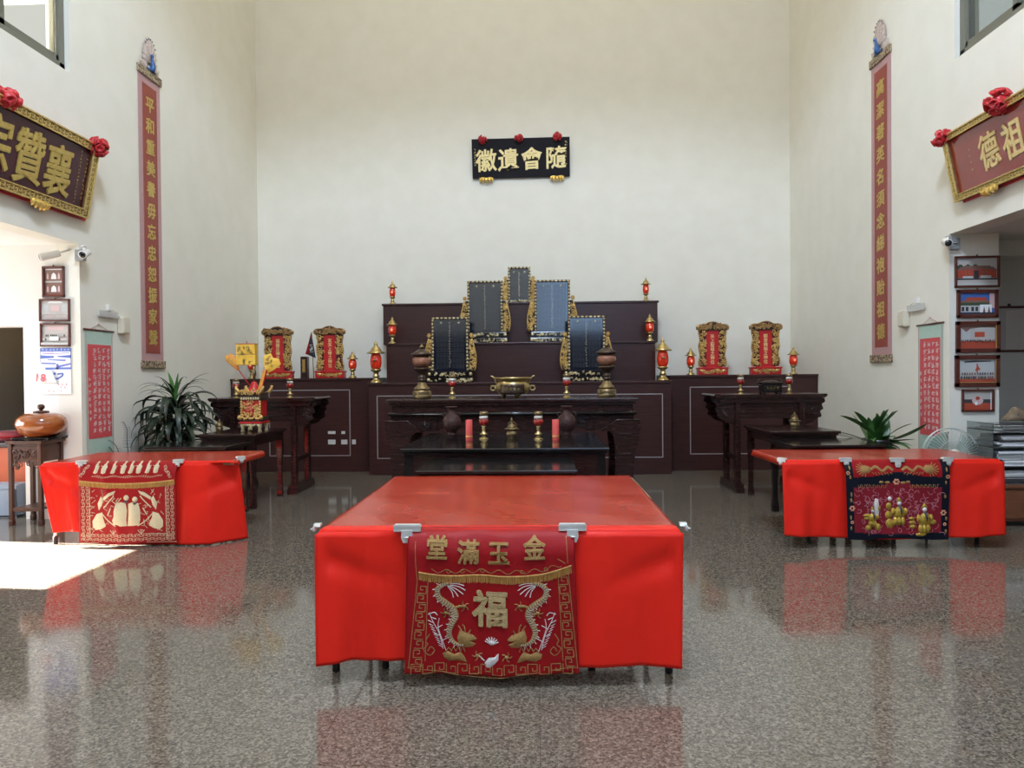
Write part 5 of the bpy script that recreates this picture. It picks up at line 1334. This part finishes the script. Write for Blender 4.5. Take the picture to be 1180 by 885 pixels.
MB().tube([(0, 0, .25), (.0, 0, .29)], .004, 6).build('stick', M['red_paint'], r)
def fan_paper(base, tip, w, label, ang, mt):
    r = empty('paper_fan', base, label, 'paper fan')
    d = Vector(tip)-Vector(base)
    MB().tube([(0,0,0), tuple(d*.62)], .006, 6).build('stick', M['red_paint'], r)
    u = d.normalized(); s = Vector((0,-1,0)).cross(u).normalized(); fn = lambda a, b, h: tuple(u*(d.length*.5+b)+s*a+Vector((0,-h,0)))
    m = MB(); n = 10; L = d.length*.5
    pts = [(-.02, 0), (-w*.35, L*.25), (-w*.5, L*.5), (-w*.62, L*.7), (-w*.30, L*.92), (0, L*.82), (w*.25, L), (w*.60, L*.72), (w*.45, L*.45), (w*.3, L*.22), (.02, 0)]
    patch(m, pts, fn, 0, .012); patch(m, [(a, b) for a, b in pts[::-1]], lambda a, b, h: fn(a, b, -h), 0, .012)
    f = m.build('paper_leaf', M[mt], r)
    m = MB()
    for k in range(9): put_marks(m, lambda a, b, h: fn(a, b, .013+h), rg.uniform(-w*.25, w*.25), L*rg.uniform(.35, .75), .05, 0, .001, rg)
    m.build('gold_print', M['brass' if mt == 'yellow_paper' else 'carve_yellow'], f)
fan_paper((-3.43, 8.38, 1.40), (-3.725, 8.40, 1.80), .10, 'orange paper fan leaning left out of the offering vessel', 0, 'orange_paper')
fan_paper((-3.32, 8.36, 1.36), (-3.13, 8.37, 1.775), .19, 'yellow paper fan leaning right out of the offering vessel', 0, 'yellow_paper')
r = empty('orange_wand', (-3.30, 8.33, 1.36), 'flat orange stick leaning right in the offering vessel', 'stick')
MB().prism([(-.02, 0), (.02, 0), (.085, .235), (.05, .24)], -.008, .008).build('wand', M['orange_paper'], r)
MB().prism([(.022, 0), (.030, 0), (.097, .235), (.087, .236)], -.008, .008).build('red_edge', M['red_paint'], r)

# small black censer on the right high table
r = empty('black_censer', (3.02, 9.32, 1.237), 'small black lacquer censer with gold lettering on the right high table', 'incense burner')
MB().box(-.125, .125, -.09, .09, .02, .125, b=.012).box(-.14, .14, -.10, .10, .125, .15, b=.006).build('box', M['black_lacquer'], r)
for sx in (-1, 1):
    for sy in (-1, 1): MB().box(sx*.10-.015, sx*.10+.015, sy*.07-.015, sy*.07+.015, 0, .022).build('foot', M['black_lacquer'], r)
    MB().tube([(sx*.135, 0, .14), (sx*.155, 0, .16), (sx*.15, 0, .185), (sx*.125, 0, .19)], .009, 6).build('handle', M['bronze'], r)
m = MB(); fk = frame((0, -.091, 0), (1,0,0), (0,0,1), (0,-1,0))
for x in (-.06, -.02, .02, .06):
    for q in range(2): put_marks(m, fk, x, .075, .05, 0, .002, rg)
m.build('gold_lettering', M['brass'], r)
r = empty('incense_ash_mound', (3.02, 9.32, 1.387), 'low ash mound with stub handles on the black censer', 'ash')
MB().lathe([(.11, 0), (.10, .012), (.06, .022), (.01, .026)], seg=16, sy=.75).build('ash', M['bronze'], r)

# incense box and pennant on the left cabinet
r = empty('incense_box', (-3.80, 11.5, 1.487), 'tall narrow dark box with a gilt label on the left cabinet', 'box')
MB().box(-.055, .055, -.055, .055, 0, .355, b=.006).build('case', M['wood'], r)
MB().box(-.025, .025, -.058, -.053, .10, .31, b=.002).build('gilt_label', M['antique_gold'], r)
r = empty('black_pennant', (-3.715, 11.52, 1.487), 'small triangular black and red pennant beside the narrow dark box', 'pennant')
MB().tube([(.045, .03, 0), (.02, .03, .76)], .006, 7).build('pole', M['frame_wood'], r)
m = MB(); m.grid(8, 10, lambda u, v: (.022-.10*(1-v)*(1-u)+.075*(1-v)*u, -.01+.02*math.sin(u*6+v*2)*(1-v), .75-.42*(1-v)+.06*(1-u)*(1-v)*1.2), mfn=lambda u, v: 1 if u < .3 or v > .75 else 0)
m.build('cloth', [M['flag_black'], M['cloth_dark']], r, solid=.003)
m = MB(); fp = frame((0, -.032, 0), (1,0,0), (0,0,1), (0,-1,0))
for k in range(4): put_marks(m, fp, .02, .44+.03*k, .06, 0, .002, rg)
m.build('pale_mark', M['white_ink'], r)

# ------------------------------------------------------------------ plants
def leaf(mb, base, az, l, up, droop, w, mi=0, n=9, twist=0, lim=None):
    """strap leaf that rises and arches over"""
    p = Vector(base); h = Vector((math.cos(az), math.sin(az), 0)); side = Vector((-math.sin(az), math.cos(az), 0))
    vs = []; el = up; st = l/n
    for i in range(n+1):
        t = i/n; ww = w*(math.sin(PI*min(1, .12+.88*t))**.7)*(1-.15*t) if i < n else .001
        sd = (side*math.cos(twist*t)+Vector((0,0,1))*math.sin(twist*t))
        q = p.copy()
        if lim: q.x = min(max(q.x, lim[0]), lim[1])
        nrm = Vector((0,0,1))*.22*ww
        vs += [tuple(q+sd*ww/2+nrm), tuple(q), tuple(q-sd*ww/2+nrm)]
        p = p+(h*math.cos(el)+Vector((0,0,1))*math.sin(el))*st; el -= droop/n*(.5+t)
    fs = []
    for i in range(n): fs += [(3*i, 3*i+1, 3*i+4, 3*i+3), (3*i+1, 3*i+2, 3*i+5, 3*i+4)]
    mb.add(vs, fs, mi, True)
def potted(name, loc, label, pot_r, pot_h, stand=0):
    r = empty(name, loc, label, 'potted plant')
    MB().lathe([(pot_r*.68, stand), (pot_r*.72, stand+.01), (pot_r*.95, stand+pot_h*.85), (pot_r*1.05, stand+pot_h*.9), (pot_r*1.05, stand+pot_h), (pot_r*.92, stand+pot_h), (pot_r*.9, stand+pot_h*.9)], seg=22).build('pot', M['pot'], r)
    MB().lathe([(pot_r*.9, stand+pot_h*.88), (pot_r*.5, stand+pot_h*.92), (.01, stand+pot_h*.93)], seg=18).build('soil', M['soil'], r)
    return r
r = potted('drooping_plant', (-4.405, 8.50, 0), 'tall plant with dark drooping strap leaves below the left couplet', .17, .36)
rg = random.Random(31)
for k, (dx, dy, h) in enumerate(((0, 0, .92), (.06, .04, .84), (-.06, .02, .78))):
    MB().tube([(dx*.3, dy*.3, .33), (dx*.8, dy*.8, .33+h*.5), (dx, dy, .33+h)], [.022, .018, .012], 8).build('stem', M['leaf_dark'], r)
m = MB(); LIM = (-.40, .52)
for k in range(105):
    a = k*2.399; z = 1.24-.68*(k/105)**.9
    d, e = (.06*math.cos(a), .06*math.sin(a))
    leaf(m, (d, e, z), a+rg.uniform(-.3, .3), rg.uniform(.46, .66), rg.uniform(.25, .95), rg.uniform(2.5, 3.2), rg.uniform(.055, .088), 0, 11, rg.uniform(-.5, .5), LIM)
m.build('drooping_leaves', M['leaf_dark'], r)
m = MB()
for k in range(12):
    leaf(m, (0, 0, 1.23), rg.uniform(0, 6.28), rg.uniform(.40, .56), rg.uniform(.85, 1.3), rg.uniform(1.3, 2.6), .03, 0, 10, 0, LIM)
leaf(m, (.05, -.02, 1.20), .3, .55, 1.25, 1.35, .035, lim=LIM); leaf(m, (.02, 0, 1.2), -.25, .62, 1.15, 2.0, .03, lim=LIM); leaf(m, (-.04, 0, 1.2), 3.4, .50, .95, 2.3, .024, lim=LIM)
m.build('arching_leaves', M['leaf'], r)
m = MB()
for az, l, up, dr, w in ((2.6, .40, 1.35, .45, .06), (1.2, .36, 1.45, .1, .055), (-2.2, .34, 1.2, .5, .05), (-.8, .30, 1.35, .3, .045)): leaf(m, (0, -.02, 1.22), az, l, up, dr, w, lim=LIM)
m.build('young_leaves', M['leaf_bright'], r, label='bright green young leaves at the top')

r = potted('broad_leaf_plant', (3.80, 8.08, 0), 'green plant with broad upright leaves against the right wall', .16, .34, .42)
MB().lathe([(.14, 0), (.15, .02), (.13, .05), (.12, .37), (.16, .40), (.16, .42)], seg=20).build('plant_stand', M['wood'], r)
m = MB(); rg = random.Random(12); LR = (-.9, .505)
for az, l, up, dr, w, tw in ((-2.7, .50, .95, .45, .085, .8), (-2.9, .62, .70, .5, .075, .9), (-3.0, .60, .40, .5, .035, 0), (2.9, .66, .25, .4, .03, 0), (-2.6, .34, 1.40, .1, .105, .6), (-2.0, .30, 1.50, .1, .11, .2), (-2.3, .32, 1.2, .2, .09, .5), (-1.3, .34, 1.25, .15, .13, 0), (-.9, .44, 1.10, .15, .13, -.4), (-.6, .46, .98, .2, .13, -.6), (-.2, .40, 1.15, .2, .12, -.8), (1.2, .40, 1.15, .2, .12, 0), (2.2, .36, 1.1, .3, .10, .5), (-.25, .40, .75, .5, .06, -.5), (-.30, .52, .22, -.75, .11, -.9), (-.12, .46, .05, -.1, .06, -.4), (-.6, .36, .2, .8, .10, -.3), (-1.4, .26, .6, .9, .11, 0), (-1.0, .34, .1, .9, .09, 0), (-1.9, .30, .4, .9, .09, .2), (-1.6, .30, .95, .6, .11, 0)):
    leaf(m, (rg.uniform(-.09, .09), rg.uniform(-.06, .04), .72), az, l, up, dr, w, 0, 9, tw, LR)
m.build('broad_leaves', mat('mid_green_leaf', (.035,.105,.022), .38, col2=(.065,.17,.040), scale=9), r)
m = MB()
for k in range(14): leaf(m, (rg.uniform(-.06, .08), -.05, .70), rg.uniform(-2.6, 0), rg.uniform(.2, .34), rg.uniform(-.1, .5), rg.uniform(.8, 1.6), .06, 0, 8, 0, LR)
m.build('lower_leaves', M['leaf'], r)

r = potted('fern', (-4.62, 7.86, 0), 'small thin fern behind the left red table below the red scroll', .11, .34)
m = MB(); rg = random.Random(40)
def frond(pts):
    pts = smooth_path(pts, 6); m.tube(pts, [.006*(1-.7*i/len(pts)) for i in range(len(pts))], 5)
    for i in range(4, len(pts)-1):
        p = Vector(pts[i]); d = (Vector(pts[i+1])-p).normalized()
        for s in (-1, 1): 
            az = math.atan2(d.y, d.x)+s*1.3 if abs(d.z) < .9 else (0 if s > 0 else PI)
            leaf(m, p, az, .07*(1-.45*i/len(pts)), .15, .4, .014, 0, 4)
frond([(0, 0, .32), (.0, .0, .55), (-.02, .0, .80), (-.03, .02, .93), (-.075, .02, 1.02)]); frond([(0, 0, .32), (-.06, -.03, .55), (-.12, -.04, .74), (-.20, -.05, .82)]); frond([(0,0,.32), (-.12, .0, .5), (-.16, -.04, .68), (-.19, -.06, .74)]); frond([(0,0,.32), (.06, .1, .5), (.10, .16, .66), (.10, .2, .74)])
m.build('fronds', M['leaf_dark'], r)

# ------------------------------------------------------------------ bowl on its carved stand
r = empty('flower_stand', (-5.255, 7.08, 0), 'carved square rosewood stand under the round burl bowl', 'stand')
hw, d = .175, .35
MB().box(-hw-.015, hw+.015, -.015, d+.015, .845, .875, b=.006).build('top', M['rosewood'], r)
MB().box(-hw+.03, hw-.03, .02, d-.02, .815, .845).build('waist', M['rosewood'], r)
for sx in (-1, 1):
    for y in (0, d-.04):
        x = sx*(hw-.02)
        MB().box(x-.02, x+.02, y, y+.04, .05, .845, b=.006).box(x-.024, x+.024, y-.004, y+.044, 0, .06, b=.010).build('leg', M['rosewood'], r)
m = MB().box(-hw+.04, hw-.04, .012, .024, .655, .815).box(-hw+.04, hw-.04, d-.024, d-.012, .655, .815).box(-hw+.012, -hw+.024, .04, d-.04, .655, .815).box(hw-.024, hw-.012, .04, d-.04, .655, .815)
m.build('side_panel', M['rosewood'], r)
m = MB(); rg = random.Random(50)
scrolls(m, lambda a, z, h: (a, .011-h, z), (lambda a, z: True, (-hw+.06, hw-.06, .70, .78)), 22, .028, 0, .006, rg); scrolls(m, lambda a, z, h: (a, .014-h, z), (lambda a, z: z > .60+.5*(.13-abs(a))**2*4 - .0 if False else abs(a) > .05 or z > .63, (-hw+.05, hw-.05, .60, .655)), 20, .022, 0, .006, rg)
m.build('openwork_carving', M['rosewood'], r)
MB().box(-hw+.03, hw-.03, .02, d-.02, .16, .18).box(-hw+.02, hw-.02, .005, .03, .15, .185, b=.004).box(-hw+.02, hw-.02, d-.03, d-.005, .15, .185, b=.004).build('lower_shelf', M['rosewood'], r)
r = empty('bowl_base', (-5.215, 7.26, .875), 'low black lacquer plate under the round burl bowl', 'base plate')
m = MB().box(-.20, .20, -.155, .155, .012, .032, b=.006)
for sx in (-1, 1):
    for sy in (-1, 1): m.box(sx*.17-.02, sx*.17+.02, sy*.13-.02, sy*.13+.02, 0, .015)
m.build('plate', M['black_lacquer'], r)
r = empty('burl_bowl', (-5.20, 7.26, .907), 'round polished orange-brown burl bowl with a lid on the carved stand', 'lidded bowl')
MB().lathe([(.12, 0), (.155, .010), (.205, .055), (.232, .11), (.236, .14), (.222, .19), (.185, .225), (.13, .245), (.09, .250)], seg=40).build('body', M['bowl'], r)
l = MB().lathe([(.066, .248), (.074, .252), (.074, .264), (.05, .270), (.02, .274)], seg=28).build('lid', M['rosewood'], r)
MB().lathe([(.014, .272), (.018, .280), (.032, .295), (.035, .311), (.030, .328), (.012, .338)], seg=20).build('knob', M['rosewood'], l)
r = empty('glass_cup', (-5.37, 7.33, .907), 'small clear glass cup behind the round burl bowl', 'cup')
MB().lathe([(.03, 0), (.034, .01), (.038, .24), (.034, .24), (.030, .02)], seg=16).build('cup', M['clear_bar'], r)

# ------------------------------------------------------------------ store room behind the doorway
r = empty('long_bench', (-6.55, 7.78, 0), 'dark topped bench with an orange-red front inside the dim store room', 'bench')
MB().box(-.85, .85, 0, .55, .74, .79, b=.006).build('top', M['wood'], r)
MB().box(-.80, .80, .03, .05, .05, .74).box(-.80, -.78, .05, .52, .0, .74).box(.78, .80, .05, .52, 0, .74).build('front_panel', M['orange_board'], r)
for k, (x, s) in enumerate(((-6.42, 'left'), (-6.12, 'right'))):
    r = empty('kneeling_cushion', (x, 8.05, .79), ('round maroon cushion on the store room bench, half cut by the picture edge', 'round maroon cushion on the store room bench, right beside the burl bowl')[k], 'cushion')
    MB().lathe([(.10, 0), (.15, .01), (.17, .05), (.165, .09), (.13, .12), (.04, .125)], seg=22).build('pad', M['red_cushion'], r)
    MB().lathe([(.172, .05), (.178, .06), (.172, .07)], seg=22).build('piping', M['cloth_dark'], r)
r = empty('storage_box', (-6.55, 9.4, 0), 'stacked dark box rack at the back of the dim store room', 'box rack')
MB().box(-.5, .5, 0, .5, 0, .95, b=.01).build('cabinet', M['dark_room'], r)
MB().box(-.42, .30, -.02, .4, .95, 1.16, b=.01).build('box', M['rosewood'], r); MB().box(-.3, .42, .02, .4, 1.16, 1.34, b=.01).build('upper_box', M['black_lacquer'], r)
r = empty('plastic_crate', (-5.86, 7.53, 0), 'blue-grey plastic crate on the floor beside the carved stand', 'crate')
m = MB().box(-.17, .17, -.0, .22, .0, .02).box(-.17, .17, 0, .015, 0, .34, b=.004).box(-.17, .17, .205, .22, 0, .34, b=.004).box(-.17, -.155, 0, .22, 0, .34, b=.004).box(.155, .17, 0, .22, 0, .34, b=.004).box(-.18, .18, -.01, .23, .31, .345, b=.006)
m.build('tub', M['blue_crate'], r); MB().box(-.18, .18, -.01, .23, .345, .36, b=.006).build('lid', M['blue_crate'], r)

# ------------------------------------------------------------------ fan
r = empty('pedestal_fan', (4.20, 7.38, 0), 'pale pedestal fan between the right red table and the paper rack', 'fan')
MB().lathe([(.19, 0), (.19, .015), (.15, .035), (.04, .05)], seg=28).build('base', M['white_plastic'], r)
MB().lathe([(.018, .04), (.018, .40), (.014, .41), (.014, .62)], seg=14).build('pole', M['white_plastic'], r)
T = Matrix.Translation((0, 0, .655)) @ Matrix.Rotation(PI/2, 4, 'X')
MB().lathe([(.03, -.20), (.06, -.18), (.07, -.12), (.068, -.06), (.05, -.03)], seg=20, T=T).build('motor', M['white_plastic'], r)
m = MB(); R = .275
for rr, zz in ((R, 0), (R*.97, .045), (R*.97, -.045), (R*.55, .066), (.07, .07)):
    m.tube([(rr*math.cos(k*PI/24), -zz, .655+rr*math.sin(k*PI/24)) for k in range(49)], .0055 if rr == R else .003, 6)
for k in range(48):
    a = k*PI/24; m.tube([(q*math.cos(a), -z, .655+q*math.sin(a)) for q, z in ((.06, .07), (R*.55, .067), (R*.9, .055), (R, 0))], .0018, 4)
    m.tube([(q*math.cos(a), z, .655+q*math.sin(a)) for q, z in ((.06, .06), (R*.55, .057), (R*.9, .05), (R, 0))], .0018, 4)
m.build('wire_guard', M['fan_wire'], r)
MB().lathe([(.062, .065), (.065, .072), (.05, .088), (.02, .092), (.002, .093)], seg=22, T=T).build('badge', M['cream_plastic'], r)
for k in range(3):
    a0 = k*2*PI/3+.3; m = MB()
    m.grid(8, 8, lambda u, v: ((.04+.20*v)*math.cos(a0+(u-.5)*1.5*(.6+.4*v)), .035*(u-.5), .655+(.04+.20*v)*math.sin(a0+(u-.5)*1.5*(.6+.4*v))))
    m.build('blade', M['fan_blade'], r, solid=.003)

# ------------------------------------------------------------------ paper rack and cabinet
r = empty('low_cabinet', (5.12, 7.02, 0), 'brown wooden cabinet under the paper rack at the right edge', 'cabinet')
MB().box(-.66, .66, 0, .56, .05, .37, b=.006).build('body', M['brown_cab'], r); MB().box(-.68, .68, -.02, .58, .37, .395, b=.005).build('top', M['brown_cab'], r); MB().box(-.62, .62, .04, .52, 0, .05).build('plinth', M['black_lacquer'], r)
for k in (-1, 1): 
    dr = MB().box(k*.33-.30, k*.33+.30, -.015, .0, .08, .345, b=.004).build('door', M['brown_cab'], r)
    MB().box(k*.06-.008, k*.06+.008, -.035, -.015, .17, .25, b=.004).build('handle', M['old_brass'], dr)
r = empty('paper_rack', (5.05, 7.10, .395), 'clear acrylic four-shelf rack full of papers beside the fan', 'rack')
SH = (.0, .17, .36, .52)
for k, z in enumerate(SH): MB().box(-.60, .60, 0, .42, z+.0, z+.008).build('shelf', M['acrylic'], r)
for x in (-.60, 0, .594): MB().box(x, x+.006, 0, .42, 0, .60).build('side_panel', M['acrylic'], r)
rg = random.Random(77); WHERE = ('bottom shelf', 'second shelf', 'third shelf', 'top shelf')
PX = ((4.46, .50), (5.08, .50))
for k, z in enumerate(SH):
    for j, (x0, wd) in enumerate(PX):
        if k == 3: z_ = z+.008
        else: z_ = z+.008
        h = (.13, .14, .12, .07)[k]*rg.uniform(.75, 1); 
        o = empty('paper_stack', (x0+wd/2+.04, 7.11, .395+z_), 'untidy stack of papers on the %s of the rack, %s end' % (WHERE[k], ('fan', 'wall')[j]), 'paper stack', 'stacks of papers on the clear rack')
        zz = 0; i = 0
        while zz < h:
            t = rg.choice((.004, .008, .016, .024)); a = rg.uniform(-.03, .03); w2 = wd*rg.uniform(.36, .5); y0 = rg.uniform(-.02, .03) if k < 3 else rg.uniform(-.04, .02)
            T = Matrix.Rotation(a, 4, 'Z')
            MB().box(-w2, w2, max(y0, .0) if k < 3 else y0, .36, zz, zz+t*.9, b=.001, T=T).build('paper_bundle', M[rg.choice(('paper', 'paper_grey', 'paper_grey', 'paper', 'photo_dark', 'photo_wall'))], o); zz += t; i += 1
r = empty('driftwood', (4.86, 7.26, 1.01), 'weathered driftwood ornament on top of the paper rack', 'ornament')
out = smooth_path([(-.19, 0), (-.185, .045), (-.14, .085), (-.115, .125), (-.09, .135), (-.06, .12), (-.035, .105), (.01, .08), (.06, .045), (.12, .02), (.16, .0)], 3)
m = MB().grid(30, 12, lambda u, v: (lambda p: (p[0], (v-.5)*.16*(.5+.5*math.sin(PI*u)), p[1]*math.sin(PI*v)**.4))(out[int(u*(len(out)-1))]))
m.build('burl', M['drift'], r, solid=.004); 
m = MB()
for x, z in ((-.105, .06), (-.075, .055), (-.09, .035)): m.ball((x, -.062, z), .010, 0, 8, 6, sz=1.4)
m.build('knot_hole', M['dark_spot'], r)

# ------------------------------------------------------------------ right side room
r = empty('wall_board', (6.45, 9.497, 2.05), 'white glossy board with dark rails on the far wall of the right side room', 'board')
MB().box(-.48, .48, -.02, -.002, -.28, .28).build('panel', M['whiteboard'], r)
MB().box(-.50, .50, -.04, -.001, .27, .30, b=.004).box(-.50, .50, -.04, -.001, -.30, -.27, b=.004).build('rail', M['frame_wood'], r)
m = MB(); m.add([(-.40+a, -.022, b) for a, b in smooth_path([(.06, .24), (.20, .25), (.345, .26), (.36, .0), (.30, -.25), (.15, -.262), (.055, -.262)], 3)], [tuple(range(19))]); m.build('painted_reflection', M['wb_reflection'], r, fixn=False)  # pale shape imitating a bright reflection on the board
MB().ball((-.30, -.02, .315), .02, 0, 8, 6).build('knob', M['frame_wood'], r)
r = empty('dark_wall_board', (4.862, 7.9, 2.33), 'narrow dark wooden board hanging on the side of the right column', 'board')
MB().box(.002, .03, -.10, .10, 0, .52, b=.004).build('board', M['wood'], r)
MB().box(.028, .034, -.075, .075, .03, .49, b=.002).build('face', M['black_lacquer'], r)
